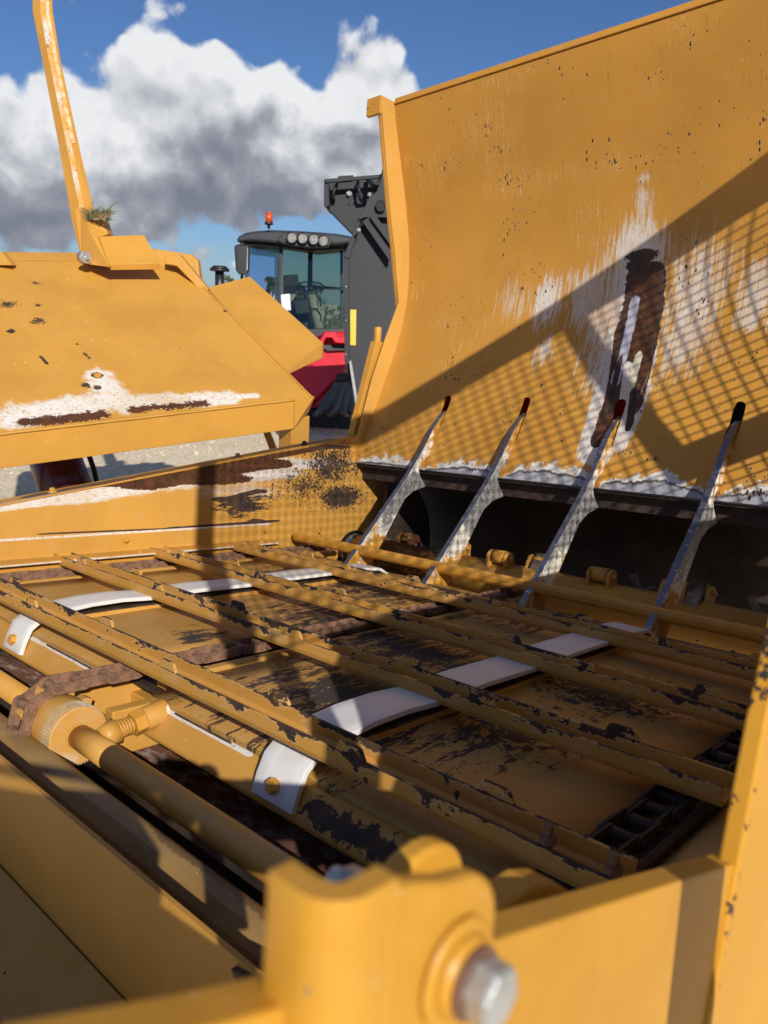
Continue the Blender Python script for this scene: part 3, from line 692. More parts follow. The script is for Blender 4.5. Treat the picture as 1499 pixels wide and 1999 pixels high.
# tensioner: stud, lock nut and cap beside the sprocket
g = m(); g.cyl((-2.50, 1.56, -1.12), (-2.50, 1.47, -1.135), .048, .045); tn = g.done('tensioner', M['beam'], BP, .001)
g = m(); g.cyl((-2.50, 1.47, -1.135), (-2.50, 1.425, -1.143), .047, seg=6); g.done('lock_nut', paint('nut_paint', chips=.95, chip_scale=22, dark=(.30, .32, .36)), tn, .001)
g = m(); g.cyl((-2.50, 1.425, -1.143), (-2.50, 1.34, -1.158), .030); 
for k in range(6): g.cyl((-2.50, 1.42 - k * .012, -1.144), (-2.50, 1.413 - k * .012, -1.145), .033)
g.cyl((-2.50, 1.36, -1.15), (-2.50, 1.30, -1.165), .05, .035); g.done('stud', M['beam'], tn)

# ---- slats
def slat_mat():
    return paint('slat_paint', base=(0.508, 0.261, 0.053), chips=.42, chip_scale=26, streak=(.5, 2, 2), streak_amt=.12, edges=[(2, -.952, .055, 1), (2, -.9345, .006, 1), (2, -.900, .006, 1)], rnd=True, dust=.55, rough=.38, dark=(.026, .022, .022))
M['slat'] = slat_mat()
SB = [1.512, 2.178, 2.848, 3.52, 4.182]
def make_slat(near, far, a0=-4.86, a1=-.655):
    g = m(); W = .128; t = .013; top = -.930; bot = -1.0 + .004
    outer = [(0, top), (0.0, -.972), (.006, -.990), (.018, bot), (W - .018, bot), (W - .006, -.990), (W, -.972), (W, top)]
    inner = [(W - t, top), (W - t, -.975), (W - t - .010, bot + t), (t + .010, bot + t), (t, -.975), (t, top)]
    g.pa(a0, a1, outer + inner)
    for s_, tabs in ((0, near), (W - t, far)):
        for x in tabs:
            w = .060; h = .035
            pts = [(x - w, s_, top + .0004), (x + w, s_, top + .0004), (x + w - .020, s_, top + h * .9), (x + w - .034, s_, top + h), (x - w + .028, s_, top + h), (x - w + .014, s_, top + h * .88)]
            g.extr(pts, (0, t, 0))
    return g.done('slat', M['slat'], BP, .0012)
sA = make_slat([-3.6, -2.42, -1.46], [-4.09, -3.1, -1.92, -1.04])
sA.location = (0, SB[0] * S, 0)
sB = make_slat([-4.48, -3.61, -2.49, -1.48], [-4.03, -3.05, -1.91, -1.01])
sB.location = (0, SB[1] * S, 0)
for k in (2, 3): dup(sB if k % 2 == 0 else sA, BP, ((.03 if k == 2 else .05) * S, SB[k] * S, (.018 if k == 4 else 0) * S))
M['bar5'] = paint('smooth_slat_paint', base=(.545, .262, .036), chips=.35, chip_scale=45, streak=(.4, 3, 3), streak_amt=.15, dust=.5)
g = m(); W = .115
g.pa(-4.84, -.62, [(0.012, -.918), (.0, -.930), (-.004, -.95), (.0, -.975), (.012, -.992), (.03, -1.0), (W, -1.0), (W, -.945), (W - .012, -.945), (W - .012, -.988), (.034, -.988), (.018, -.975), (.014, -.95), (.022, -.918)])
s5 = g.done('slat', M['bar5'], BP, .0015, label='smooth rounded slat nearest the rotor'); s5.location = (0, SB[4] * S, .022 * S)
for (px, py) in ((1070, 1660), (1195, 1722)):
    p = on(px, py, 2, -.95); g = m(); g.cyl((p.x, 1.52 + .02, -.96), (p.x, 1.52 + .02, -.885), .011, seg=12); g.cyl((p.x, 1.54, -.93), (p.x, 1.54, -.912), .022, seg=6); b_ = g.done('slat_bolt', M['chain'], BP)
for (px, py) in ((240, 1275), (280, 1290)):
    p = on(px, py, 2, -.98); g = m(); g.hexbolt((p.x, 1.575, -.983), (0, 0, 1), .018, .02); g.done('slat_bolt', M['bolt'], BP)

# ---- chains: outer and inner links, pins, rollers
PT = .1085
def link_mesh(outer, w=.056):
    g = m(); hw = w if outer else w - .012; r = .0215
    for s_ in (-1, 1):
        pts = []
        for k in range(9): t = math.pi / 2 + math.pi * k / 8; pts.append((0 + r * math.cos(t), r * math.sin(t)))
        for k in range(9): t = -math.pi / 2 + math.pi * k / 8; pts.append((PT + r * math.cos(t), r * math.sin(t)))
        x0 = s_ * hw; g.extr([(x0, b, n) for b, n in pts], (-s_ * .010, 0, 0))
    if outer:
        for x in (0, PT): g.cyl((-hw - .010, x, 0), (hw + .010, x, 0), .010, seg=10)
    else:
        for x in (0, PT): g.cyl((-hw + .011, x, 0), (hw - .011, x, 0), .0175, seg=14)
    return g
for (ac, mt, hide) in ((-2.765, 'chain', 0), (-4.735, 'chain', 1), (-.80, 'chain_dark', 2)):
    root = G(S); root.cyl((ac - .02, 1.30, -1.215), (ac + .02, 1.30, -1.215), .02, seg=8)
    ch = root.done('drive_chain', M['chain_dark'], BP)
    if hide: ch['label'] = 'rusty chain beside the left wall' if hide == 1 else 'dark chain beside the right wall'
    ol = link_mesh(True).done('chain_link', M[mt], ch, .0006); il = link_mesh(False).done('chain_link', M[mt], ch, .0006)
    pts = []                                   # path of pin centres: top run, sprocket wrap, a piece of return run
    b = 4.55; c0 = (1.255, -1.165); rr = .138
    while b > 1.27: pts.append((b, -1.030)); b -= PT
    ang = math.atan2(pts[-1][1] - c0[1], pts[-1][0] - c0[0]); step = 2 * math.asin(PT / 2 / rr)
    ang = R_(90) + .12
    q = (c0[0] + rr * math.cos(ang), c0[1] + rr * math.sin(ang)); 
    sh = pts[-1][0] - q[0] - PT; pts = [(x - sh, y) for x, y in pts]
    for k in range(4): pts.append((c0[0] + rr * math.cos(ang + step * k), c0[1] + rr * math.sin(ang + step * k)))
    x, y = pts[-1]
    for k in range(8): x += PT * .985; y += .004; pts.append((x, y))
    for i in range(len(pts) - 1):
        (b0, n0), (b1, n1) = pts[i], pts[i + 1]
        src = ol if i % 2 == 0 else il
        an = math.atan2(n1 - n0, b1 - b0)
        o = src if i < 2 else dup(src, ch)
        jit = random.uniform(-.004, .004)
        o.location = ((ac + jit) * S, b0 * S, n0 * S); o.rotation_euler = (an, 0, 0)

# ---- sprocket, hub, shafts
SPC = (1.255, -1.165)
def sprocket(ac):
    g = m(); T = 8; pts = []
    for k in range(T * 6):
        t = 2 * math.pi * k / (T * 6); ph = (k % 6); r = (.100, .104, .135, .150, .135, .104)[ph]; pts.append((SPC[0] + r * math.cos(t), SPC[1] + r * math.sin(t)))
    g.pa(ac - .025, ac + .025, pts); sk = g.done('sprocket', M['hub'], BP, .001)
    g = m(); g.cyl((ac + .025, *SPC), (ac + .20, *SPC), .108, seg=44); g.done('hub_disc', M['hub'], sk, .0025)
    g = m()
    for k in range(60):
        t = 2 * math.pi * k / 60; p = (ac + .197, SPC[0] + .1075 * math.cos(t), SPC[1] + .1075 * math.sin(t)); q = (ac + .13, SPC[0] + .1085 * math.cos(t + .03), SPC[1] + .1085 * math.sin(t + .03))
        g.cyl(p, q, .0035, seg=5)
    g.done('knurling', M['plastic2'], sk)
    g = m(); g.cyl((ac + .2, *SPC), (ac + .206, *SPC), .050, seg=32); g.done('weld_collar', M['hub'], sk)
M['hub'] = paint('hub_paint', base=(0.525, 0.280, 0.063), chips=.35, chip_scale=50, dust=.8, spots=[dict(k='white', c=(-2.56, 1.18, -1.26), r=(.06, .09, .06), amp=.5, soft=.5, n='i', f=.35)], bumpy=.6)
M['plastic2'] = simple('worn_knurl', (.62, .50, .34), .5, 0, .4, 60)
sprocket(-2.765); sprocket(-4.735)
M['shaft'] = paint('shaft_paint', base=(0.508, 0.261, 0.051), chips=.2, chip_scale=50, streak=(.4, 3, 3), streak_amt=.12, dust=.4)
g = m(); g.cyl((-4.88, *SPC), (-2.79, *SPC), .044, seg=36); g.done('drive_shaft', M['shaft'], BP)
g = m(); g.cyl((-2.56, *SPC), (-2.33, *SPC), .0445, seg=36); g.cyl((-2.328, *SPC), (-.30, *SPC), .0465, seg=36); g.done('drive_shaft', M['shaft'], BP)
M['tube'] = paint('tube_paint', base=(0.305, 0.191, 0.065), chips=.25, streak=(.6, 1, 2.4), streak_amt=.3, dirt=.9, spots=[  # dark base and heavy dirt: the roll's shade painted in with its grime
    dict(k='dark', c=(-4.5, 1.03, -1.30), c2=(-1.0, 1.03, -1.30), r=(.3, .045, .06), amp=1.1, soft=.03, n='i'), dict(k='rust', c=(-1.75, 1.14, -1.17), c2=(-1.2, 1.14, -1.17), r=(.15, .03, .03), amp=.8, soft=.2, n='i', f=.6)])
g = m(); g.pa(-4.88, -.30, [(1.17, -1.40), (1.17, -1.215), (1.155, -1.185), (1.12, -1.172), (1.085, -1.185), (1.055, -1.22), (1.03, -1.29), (1.02, -1.36), (.99, -1.42)])
g.done('lower_roll', M['tube'], BP, .008, bseg=3)
def pan_mat():
    m_, nb, bs = new_mat('rusty_pan'); P = nb.new('ShaderNodeTexCoord').outputs['Object']
    n = nb.noise(nb.mp(P, (0, 0, 0), (1, 2, 1)), 14, 8, .7); n2 = nb.noise(P, 70, 6, .7)
    c = nb.mix(nb.sm(n, .38, .52), (.36, .33, .29), (.20, .065, .03)); c = nb.mix(nb.sm(n, .52, .62), c, (.11, .075, .055))
    c = nb.mix(nb.m('MULTIPLY', nb.sm(n2, .5, .7), .6), c, (.10, .08, .06)); nb.put(bs.inputs['Base Color'], c); bs.inputs['Roughness'].default_value = .8
    bump(nb, bs, n2, .6, .003); return m_
g = m(); rows = [[(a, b, -1.47 - .05 * math.sin(b * 2) + random.uniform(-.003, .003)) for a in [-4.88 + 4.6 * k / 8 for k in range(9)]] for b in [.6 + .35 * i for i in range(12)]]
g.sheet(rows, -.02); g.done('lower_pan', pan_mat(), BP)
g = m(); g.box(-1.45, -1.40, 1.2, 3.0, -1.466, -1.44); g.box(-4.8, -.3, 1.36, 1.39, -1.49, -1.36); g.done('pan_rib', M['cavity'], BP)
# front skirt sheet (its top edge runs along the bed)
M['skirt'] = paint('skirt_paint', base=(0.440, 0.220, 0.035), chips=.06, streak_amt=.06, dust=.35)
g = m(); g.pa(-4.88, -.32, [(.90, -1.075), (.915, -1.075), (.915, -1.60), (.60, -2.1), (.585, -2.09), (.90, -1.59)]); sk = g.done('front_skirt', M['skirt'], BP, .001)
g = m(); g.pa(-4.88, -.9, [(.895, -1.44), (.70, -1.52), (.69, -1.50), (.895, -1.41)]); g.done('skirt_seam', M['skirt'], sk, .001)
g = m(); g.extr([(-1.15, .885, -1.09), (-.97, .885, -1.06), (-.93, .885, -1.12), (-1.02, .885, -1.2)], (0, .03, 0)); g.done('worn_corner', M['rust'], sk, .001)

# ---- near (right) wall: rim bar, upright plate, hinge bracket, mesh guard
M['near'] = paint('near_paint', chip_scale=70, bumpy=.4, base=(0.559, 0.275, 0.028), chips=.45, streak_amt=.25, dust=.35, dirt=.25, edges=(), rough=.36)
g = m(); rim = [(-.6, .03), (.0, -.193), (.096, -.229), (.187, -.263), (.33, -.310), (.427, -.334), (.83, -.450), (1.1, -.53)]
g.extr([(-.252, b, n) for b, n in rim] + [(-.252, b, n - (.22 if b > .4 else .03)) for b, n in rim[::-1]], (-.030, 0, 0)); g.done('near_rim', M['near'], BP, .0015)
g = m(); g.extr([(-.25, b, n) for b, n in ((-.8, .0), (.05, -.265), (.10, -.284), (.215, -.45), (.208, -.525), (.47, -.705), (.50, -1.6), (-.8, -1.6))], (-.025, 0, 0)); g.done('skirt_shade_plate', M['near'], BP, .001)  # unseen plate added below the rim, outlined to keep sun off the skirt
M['post'] = paint('post_paint', base=(0.576, 0.280, 0.024), chips=.12, streak_amt=.03, dust=.15, rough=.3, spots=[
    dict(k='dark', c=(-.260, .83, -.83), c2=(-.260, .985, -.20), r=(.05, .016, .02), amp=2.2, soft=.05, n='f', o=1.0)])
PF = -.270
ed = [on(x, y, 0, PF) for x, y in ((1318, 2120), (1340, 1999), (1376, 1800), (1400, 1683), (1452, 1413), (1499, 1205))]
ed = [(.66, -1.05)] + [(q.y, q.z) for q in ed]
ed += [(ed[-1][0] + .085, .13), (ed[-1][0] + .16, .17), (5.0, .30), (5.0, -1.6), (.66, -1.6)]
g = m(); g.extr([(PF, b, n) for b, n in ed], (.024, 0, 0)); nw = g.done('near_wall', M['post'], BP, .002)
# small tab behind the rim
g = m(); g.extr([(-.33, .53, -.50), (-.33, .53, -.405), (-.33, .60, -.405), (-.33, .635, -.418), (-.33, .70, -.465), (-.33, .70, -.55)], (-.035, 0, 0)); g.cyl((-.328, .57, -.44), (-.31, .57, -.44), .012); g.done('lug_tab', M['near'], BP, .002)
# hinge bracket, bent plate with an ear
T_ = .022
ar = []
def earpts(c_b, c_n, r, b0, n_top, n_bot):
    pts = [(b0, n_bot), (b0, n_top)]
    for k in range(11):
        t = R_(100) - R_(190) * k / 10; pts.append((c_b + r * math.cos(t), c_n + r * math.sin(t)))
    pts.append((c_b + r * .6, n_bot)); return pts
b0 = .226
g = m(); top = -.2135; rows = []
outl = [(-.268, b0), (-.258, b0), (-.246, b0)] + [(-.246 + .024 * math.sin(R_(t)), b0 + .024 - .024 * math.cos(R_(t))) for t in (20, 40, 60, 78)] + [(-.222, .27)]
for (a, b) in outl: rows.append([(a, b, top), (a, b, top - .04), (a, b, top - .12), (a, b, -.42)])
g.sheet(rows, T_ * .7); hb = g.done('hinge_bracket', M['near'], BP, .003, bseg=3)
g = m(); ep = [(.262, -.42), (.262, -.2150), (.29, -.2245), (.312, -.2335)]
cbx, cnx, rx_ = .324, -.273, .036
for k in range(9):
    t = R_(86) - R_(96) * k / 8; ep.append((cbx + rx_ * math.cos(t), cnx + rx_ * math.sin(t)))
ep += [(.356, -.33), (.345, -.375), (.33, -.39)]
g.extr([(-.2215, b, n) for b, n in ep], (-T_ * .7, 0, 0)); g.done('bracket_ear', M['near'], hb, .0025, bseg=3)
hc = Vector((-.2205, .321, -.287))
g = m(); g.cyl(hc, hc + Vector((.005, 0, 0)), .031, .029, seg=36); g.cyl(hc + Vector((.005, 0, 0)), hc + Vector((.012, 0, 0)), .024, .018, seg=36); g.done('boss', M['near'], hb, .003, bseg=3)
g = m(); g.cyl(hc + Vector((.011, 0, 0)), hc + Vector((.0155, 0, 0)), .0195, seg=32); g.done('washer', M['rust'], hb, .001)
g = m(); g.cyl(hc + Vector((.015, 0, 0)), hc + Vector((.029, 0, 0)), .0170, seg=6); g.cyl(hc + Vector((.029, 0, 0)), hc + Vector((.031, 0, 0)), .0170, .014, seg=6)
g.done('hex_bolt', M['zinc'], hb, .001, label='grey zinc hex bolt head with a rusty washer')
g = m(); pts = []
for k in range(13):
    t = R_(180) - R_(180) * k / 12; pts.append((.460 + .050 * math.cos(t), -.352 + .042 * math.sin(t)))
pts += [(.51, -.7), (.41, -.7)]
g.extr([(-.340, b - .012, n - .008) for b, n in pts], (-.022, 0, 0)); g.done('rear_ear', M['near'], hb, .003, bseg=3)
g = m(); nc = Vector((-.362, .402, -.347)); g.cyl(nc, nc + Vector((-.022, -.003, 0)), .017, seg=6); g.cyl(nc, nc + Vector((-.034, -.003, 0)), .010, seg=14); g.done('lock_nut', M['zinc'], hb, .001)
g = m(); g.cyl((-.30, hc.y, hc.z), (-.222, hc.y, hc.z), .012, seg=20); g.done('hinge_pin', M['zinc'], hb)

# mesh guard frame standing on the near wall (its shadow falls on the curved panel)
GA = -.10
M['wire'] = simple('guard_paint', (.55, .27, .04), .5)
gd = m()
def bar(p, q, w=.13, d=.08):
    p = Vector(p); q = Vector(q); u = (q - p).normalized(); s_ = Vector((-u.y, u.x)) * w / 2
    gd.extr([(GA, *(p + s_)), (GA, *(q + s_)), (GA, *(q - s_)), (GA, *(p - s_))], (d, 0, 0))
bar((.46, 2.30), (2.4, 2.36), .27); bar((2.4, 2.36), (4.6, 2.66), .26); bar((4.6, 2.66), (6.2, 2.86), .26)
bar((.52, .2), (.52, 2.2), .13); bar((.70, -.62), (.70, .2), .09); bar((3.64, 2.5), (3.86, .82), .12); bar((3.80, .82), (6.2, .95), .24)  # low leg bar added out of view to cast shade on the near rim
gf = gd.done('guard_frame', M['wire'], BP, .002)
g = m()
x = .6
while x < 6.2: g.cyl((GA + .03, x, .2), (GA + .03, x, 2.3 + max(0, (x - 2.4) * .13)), .0064, seg=5, cap=False); x += .08
y = .22
while y < 2.85:
    g.cyl((GA + .039, .55 if y < 2.3 else 2.4 + (y - 2.3) / .136, y), (GA + .042, 6.2, y), .0064, seg=5, cap=False); y += .073
tag(g.done('guard_mesh', M['wire'], gf), kind='stuff')
g = m(); g.box(GA - .145, GA, 1.1, 6.2, .12, .17); g.box(GA - .145, GA, .46, 1.1, -.3, -.26) if False else None
g.done('guard_rail', M['wire'], gf, .001)

# ================================================================== LOADER FRAME (left)
LD = empty('loader_frame', loc=at(120, 1000, 3.3)); LD.location.z = 0
tag(LD, 'sloped yellow steel loader frame with white scraped lower edge beyond the left tub wall', 'loader frame')
LO = LD.location.copy()
def L(px, py, d): return at(px, py, d) - LO
A0 = L(-160, 869, 2.85); A1 = L(608, 776, 3.62); B0 = L(-160, 512, 3.75); B1 = L(348, 512, 4.0)
nrmL = (A1 - A0).cross(B0 - A0).normalized()
if nrmL.dot(CAM - LO - A0) < 0: nrmL = -nrmL
def lpt(px, py, off=0):
    d = dirw(px, py); t = (A0 + LO - CAM).dot(nrmL) / d.dot(nrmL); return CAM + d * t - LO + nrmL * off
B0 = lpt(-160, 508); B1 = lpt(348, 511)      # one flat plate
def obj_paint(name, spots, **kw): return paint(name, spots=[{**s_, 'c': tuple(Vector(s_['c']) / S), **({'c2': tuple(Vector(s_['c2']) / S)} if 'c2' in s_ else {})} for s_ in spots], **kw)
def ls(k, p, r, p2=None, **kw):
    d = dict(k=k, c=tuple(lpt(*p)), r=r)
    if p2: d['c2'] = tuple(lpt(*p2))
    d.update(kw); return d
lsp = [ls('white', (20, 815), (.20, .20, .20), (200, 785), amp=.9, soft=.55), ls('white', (200, 785), (.13, .13, .13), (450, 778), amp=.9, soft=.5),
       ls('white', (188, 735), (.16, .16, .16), (240, 790), amp=1.0, soft=.5), ls('white', (440, 775), (.05, .05, .05), (500, 773), amp=.3, soft=.5),
       ls('rust', (50, 826), (.07, .07, .07), (200, 810), amp=1.9, soft=.06, o=.1, n='i'), ls('rust', (260, 800), (.055, .055, .055), (400, 788), amp=1.9, soft=.06, o=.2, n='i'), ls('dark', (190, 733), (.07, .07, .05), amp=.35, soft=.03, n='f', o=.25),
       ls('dark', (167, 752), (.05, .05, .05), amp=2.0, soft=.04, n='f', o=.25), ls('dark', (190, 757), (.05, .05, .04), amp=.6, soft=.03, n='f', o=.25),
       ls('dark', (15, 595), (.09, .09, .05), amp=2.0, soft=.04, n='f', o=.25), ls('dark', (75, 627), (.07, .07, .05), amp=2.0, soft=.04, n='f', o=.25), ls('dark', (22, 647), (.05, .05, .05), amp=.6, soft=.03, n='f', o=.25),
       ls('dark', (70, 553), (.05, .05, .03), amp=2.0, soft=.04, n='f', o=.25), ls('dark', (75, 596), (.035, .035, .035), amp=2.0, soft=.04, n='f', o=.25), ls('dark', (80, 697), (.02, .02, .02), (92, 710), amp=.5, soft=.03, n='f', o=.25),
       ls('dark', (152, 672), (.02, .02, .02), amp=2.0, soft=.04, n='f', o=.25), ls('dark', (165, 690), (.016, .016, .016), (175, 700), amp=2.0, soft=.04, n='f', o=.25), ls('dark', (440, 608), (.03, .03, .02), amp=.4, soft=.03, n='f', o=.25)]
for s_ in lsp: s_['c'] = tuple(Vector(s_['c'])); 
M['loader'] = obj_paint('loader_paint', lsp, base=(0.508, 0.257, 0.042), chips=.22, chip_scale=9, streak=(1, 1, 1), streak_amt=.10, dust=.3, rough=.33)
M['loader2'] = paint('loader_paint_plain', base=(0.525, 0.261, 0.042), chips=.15, chip_scale=12, streak_amt=.05)
g = G(); g.extr([A0, A1, B1, B0], -nrmL * .012); lp = g.done('sloped_plate', M['loader'], LD, .001)
# lower box beam: front face below the plate's lower edge
dn = Vector((0, 0, -1)); A1b = L(603, 779, 3.62)
bh = .135; inn = (B0 - A0).normalized() * .12
def off(p, v): return p + v
g = G(); e1 = A0; e2 = lpt(575, 783)
g.extr([e1 + nrmL * .003 , e1 + nrmL * .003 + dn * bh, e1 + nrmL * .003 + dn * bh + inn, e1 - nrmL * .014 + inn], e2 - e1)
bm_ = g.done('lower_beam', M['loader2'], LD, .004)
g = G(); f1 = e2 + nrmL * .004; f2 = A1 + (A1 - e2).normalized() * .02
g.extr([f1, f1 + dn * bh * 1.02, L(572, 826, 3.64), L(603, 806, 3.72), f2], -(Vector(nrmL.x * Vector((1, 0, 0)) + Vector((0, nrmL.y, 0)))).normalized() * .1)
g.done('beam_end', M['loader2'], LD, .003)
# seam ridge along the lower edge of the plate
g = G(); g.path([A0.lerp(e2, i / 40) + nrmL * (.004 + .0015 * random.random()) for i in range(41)], [.0045 + .0015 * random.random() for _ in range(41)], 6); g.done('weld_bead', M['loader2'], LD)
g = G(); g.path([A1.lerp(B1, i / 40) + nrmL * (.003) for i in range(41)], [.004 + .0012 * random.random() for _ in range(41)], 6); g.done('weld_bead', M['loader2'], LD)
# post under the end
p0 = L(572, 815, 3.70); g = G(); q = L(572, 900, 3.66)
g.extr([L(545, 820, 3.68), L(570, 822, 3.6), L(605, 812, 3.72), L(580, 810, 3.82)], Vector((0, 0, -1.0))); g.done('post', M['loader2'], LD, .004)
g = G(); g.extr([L(508, 830, 3.9), L(522, 832, 3.9), L(560, 930, 3.9), L(546, 930, 3.9)], Vector((0, .03, 0))); g.done('brace', M['loader2'], LD, .002)
# top lip behind the plate
g = G(); g.extr([B0 + nrmL * .004, B1 + nrmL * .004, B1 + nrmL * .004 + Vector((0, .1, .045)), B0 + nrmL * .004 + Vector((0, .1, .045))], (0, .02, -.02)); g.done('top_rail', M['loader2'], LD, .003)
# wing plate on the right
wq = [(405, 562, 4.35), (488, 540, 4.55), (629, 676, 4.25), (548, 716, 3.98)]
W_ = [L(*q) for q in wq]; wn = (W_[1] - W_[0]).cross(W_[3] - W_[0]).normalized()
if wn.dot(CAM - LO - W_[0]) < 0: wn = -wn
W_[2] = W_[2] - wn * (W_[2] - W_[0]).dot(wn)
g = G(); g.extr(W_, -wn * .012); g.done('wing_plate', M['loader2'], LD, .003)
g = G(); low = (W_[3] - W_[2]); g.extr([W_[2] - wn * .001, W_[3] + low * .12 - wn * .001, W_[3] + low * .12 + Vector((.012, 0, -.05)), W_[2] + Vector((0, 0, -.085))], (.0, .06, 0)); g.done('wing_flange', M['loader2'], LD, .004)
# bar behind the hinge
g = G(); g.extr([L(270, 484, 4.25), L(300, 486, 4.25), L(372, 497, 4.25), L(386, 508, 4.25), L(391, 546, 4.25), L(384, 548, 4.25), L(352, 530, 4.25), L(270, 520, 4.25)], (0, .07, 0)); g.done('rear_bar', M['loader2'], LD, .008)
g = G(); g.extr([L(322, 498, 4.16), L(350, 497, 4.16), L(408, 566, 4.16), L(396, 572, 4.16), L(345, 520, 4.16), L(322, 516, 4.16)], (0, .06, 0)); g.done('corner_block', M['loader2'], LD, .006)

# uprising arm with a rusty white edge
def arm_mat():
    m_, nb, bs = new_mat('arm_worn'); P = nb.new('ShaderNodeTexCoord').outputs['Object']
    n = nb.noise(P, 25, 7, .7); n2 = nb.noise(P, 6, 5, .6)
    c = nb.mix(nb.sm(n2, .35, .62), (.62, .60, .56), (.64, .33, .07)); c = nb.mix(nb.sm(n, .55, .63), c, (.13, .05, .025)); nb.put(bs.inputs['Base Color'], c); bs.inputs['Roughness'].default_value = .42
    bs.inputs['Metallic'].default_value = .1; return m_
dA = 4.15
cen = [(120, -330), (82, -40), (84, 25), (101, 120), (134, 280), (164, 430), (186, 510)]
hwL = [19, 19, 20, 18, 20, 24, 26]
g = G(); left = [L(x - h, y, dA) for (x, y), h in zip(cen, hwL)]; mid = [L(x - 3, y, dA - .035) for (x, y), h in zip(cen, hwL)]
mid2 = [L(x + 5, y, dA - .035) for (x, y), h in zip(cen, hwL)]; rgt = [L(x + h, y, dA) for (x, y), h in zip(cen, hwL)]; bk = [L(x + 3, y, dA + .07) for (x, y), h in zip(cen, hwL)]
def loft(g, rails):
    V = [[g.bm.verts.new(p) for p in r] for r in rails]; n = len(V)
    for k in range(n):
        for i in range(len(V[0]) - 1):
            g.bm.faces.new((V[k][i], V[k][i + 1], V[(k + 1) % n][i + 1], V[(k + 1) % n][i]))
    g.bm.faces.new([r[0] for r in V]); g.bm.faces.new([r[-1] for r in V][::-1])
loft(g, [left, mid, mid2, rgt, bk]); arm = g.done('arm', M['loader2'], LD, .003)
g = G(); loft(g, [[L(x - 4.5, y, dA - .0375) for (x, y) in cen[:-1]] + [L(160, 440, dA - .037)], [L(x + 5, y, dA - .038) for (x, y) in cen[:-1]] + [L(163, 440, dA - .037)],
                  [L(x + 5, y, dA - .036) for (x, y) in cen[:-1]] + [L(163, 440, dA - .035)], [L(x - 4.5, y, dA - .0355) for (x, y) in cen[:-1]] + [L(160, 440, dA - .035)]])
M['arm'] = arm_mat(); g.done('worn_edge', M['arm'], arm)
g = G(); loft(g, [[L(x + 6, y, dA - .036) for (x, y) in cen[:5]], [L(x + 13, y, dA - .022) for (x, y) in cen[:5]], [L(x + 13, y, dA - .018) for (x, y) in cen[:5]], [L(x + 6, y, dA - .032) for (x, y) in cen[:5]]])
g.done('lit_edge', simple('arm_lit_cream', (.72, .60, .40), .4, 0, .3, 30, col2=(.62, .33, .08)), arm)  # cream strip paints the sunlit right face of the arm
# clevis box at the arm foot
g = G(); g.extr([L(178, 462, 4.0), L(282, 459, 4.1), L(312, 515, 4.02), L(214, 516, 3.92)], Vector((0, .012, -.03))); g.done('hinge_plate', M['loader2'], LD, .003)
g = G(); g.extr([L(146, 410, 4.02), L(158, 404, 4.02), L(176, 452, 3.98), L(190, 462, 3.98), L(214, 522, 3.9), L(170, 516, 3.98), L(158, 500, 4.02)], (0, .1, 0)); g.done('arm_gusset', M['loader2'], LD, .003)
g = G(); g.extr([L(163, 428, 4.0), L(200, 425, 4.05), L(212, 458, 4.05), L(185, 466, 3.98)], (0, .08, 0)); g.done('arm_socket', M['loader2'], LD, .004)
g = G(); g.cyl(L(160, 503, 3.96), L(170, 503, 3.94), .03, seg=20); g.cyl(L(158, 503, 3.955), L(172, 503, 3.93), .012, seg=12); g.done('pin', M['zinc'], LD)
g = G(); g.extr([L(-10, 492, 3.9), L(4, 492, 3.9), L(24, 518, 3.85), L(-10, 518, 3.85)], (0, .05, 0)); g.done('corner_lug', M['loader2'], LD, .003)
p = lpt(191, 735, .002); g = G(); g.cyl(p, p + nrmL * .006, .016, seg=20); g.done('rivet', M['bolt'], LD)
# legs out of sight under the frame, hydraulic cylinder and hose
g = G(); g.cyl(L(98, 868, 3.6), L(142, 990, 3.5), .115, seg=40); g.done('hydraulic_cylinder', simple('maroon_paint', (.075, .004, .010), .3, 0, .15), LD, label='dark maroon hydraulic cylinder under the beam')
g = G(); g.path([L(165, 872, 3.72), L(175, 892, 3.7), L(183, 915, 3.68), L(189, 940, 3.66), L(191, 980, 3.66)], .0125, 12); g.done('hose', M['black'], LD)
for px in (-120, 560):
    t = lpt(px, 800) + Vector((0, .25, -.12)); g = G(); g.box(t.x - .03, t.x + .03, t.y, t.y + .06, 0 - LO.z, t.z); g.done('leg', M['loader2'], LD, .003) if px < 0 else g.bm.free()

# grass tuft growing on the arm foot
gt = G(); c0 = at(190, 428, 4.0); base = c0.copy()
rg = random.Random(3)
for i in range(260):
    an = rg.uniform(0, 6.28); sp_ = rg.uniform(.1, 1); ln = rg.uniform(.03, .12) * (1.5 if i % 11 == 0 else .8)
    d = Vector((math.cos(an) * sp_ + .2, math.sin(an) * sp_ * .6, 1.0 * rg.uniform(.3, 1))).normalized()
    p = Vector((rg.uniform(-.055, .055), rg.uniform(-.02, .03), rg.uniform(-.012, .012)))
    sd = d.cross(Vector((0, 1, .3))).normalized() * rg.uniform(.0012, .0028); bendv = Vector((d.x * .5, d.y * .5, -.35)) * ln
    p1 = p + d * ln * .5; p2 = p + d * ln + bendv * .5
    gt.face([p - sd, p + sd, p1 + sd * .8, p1 - sd * .8]); gt.face([p1 - sd * .8, p1 + sd * .8, p2])
def tuft_mat():
    m_, nb, bs = new_mat('dry_grass'); P = nb.new('ShaderNodeTexCoord').outputs['Object']
    c = nb.mix(nb.sm(nb.noise(P, 35, 3, .5), .4, .62), (.075, .10, .03), (.27, .20, .10)); nb.put(bs.inputs['Base Color'], c); bs.inputs['Roughness'].default_value = .8; return m_
o = gt.done('grass_tuft', tuft_mat()); o.location = base
tag(o, 'small half dry grass tuft growing on the foot of the yellow arm', 'plant')

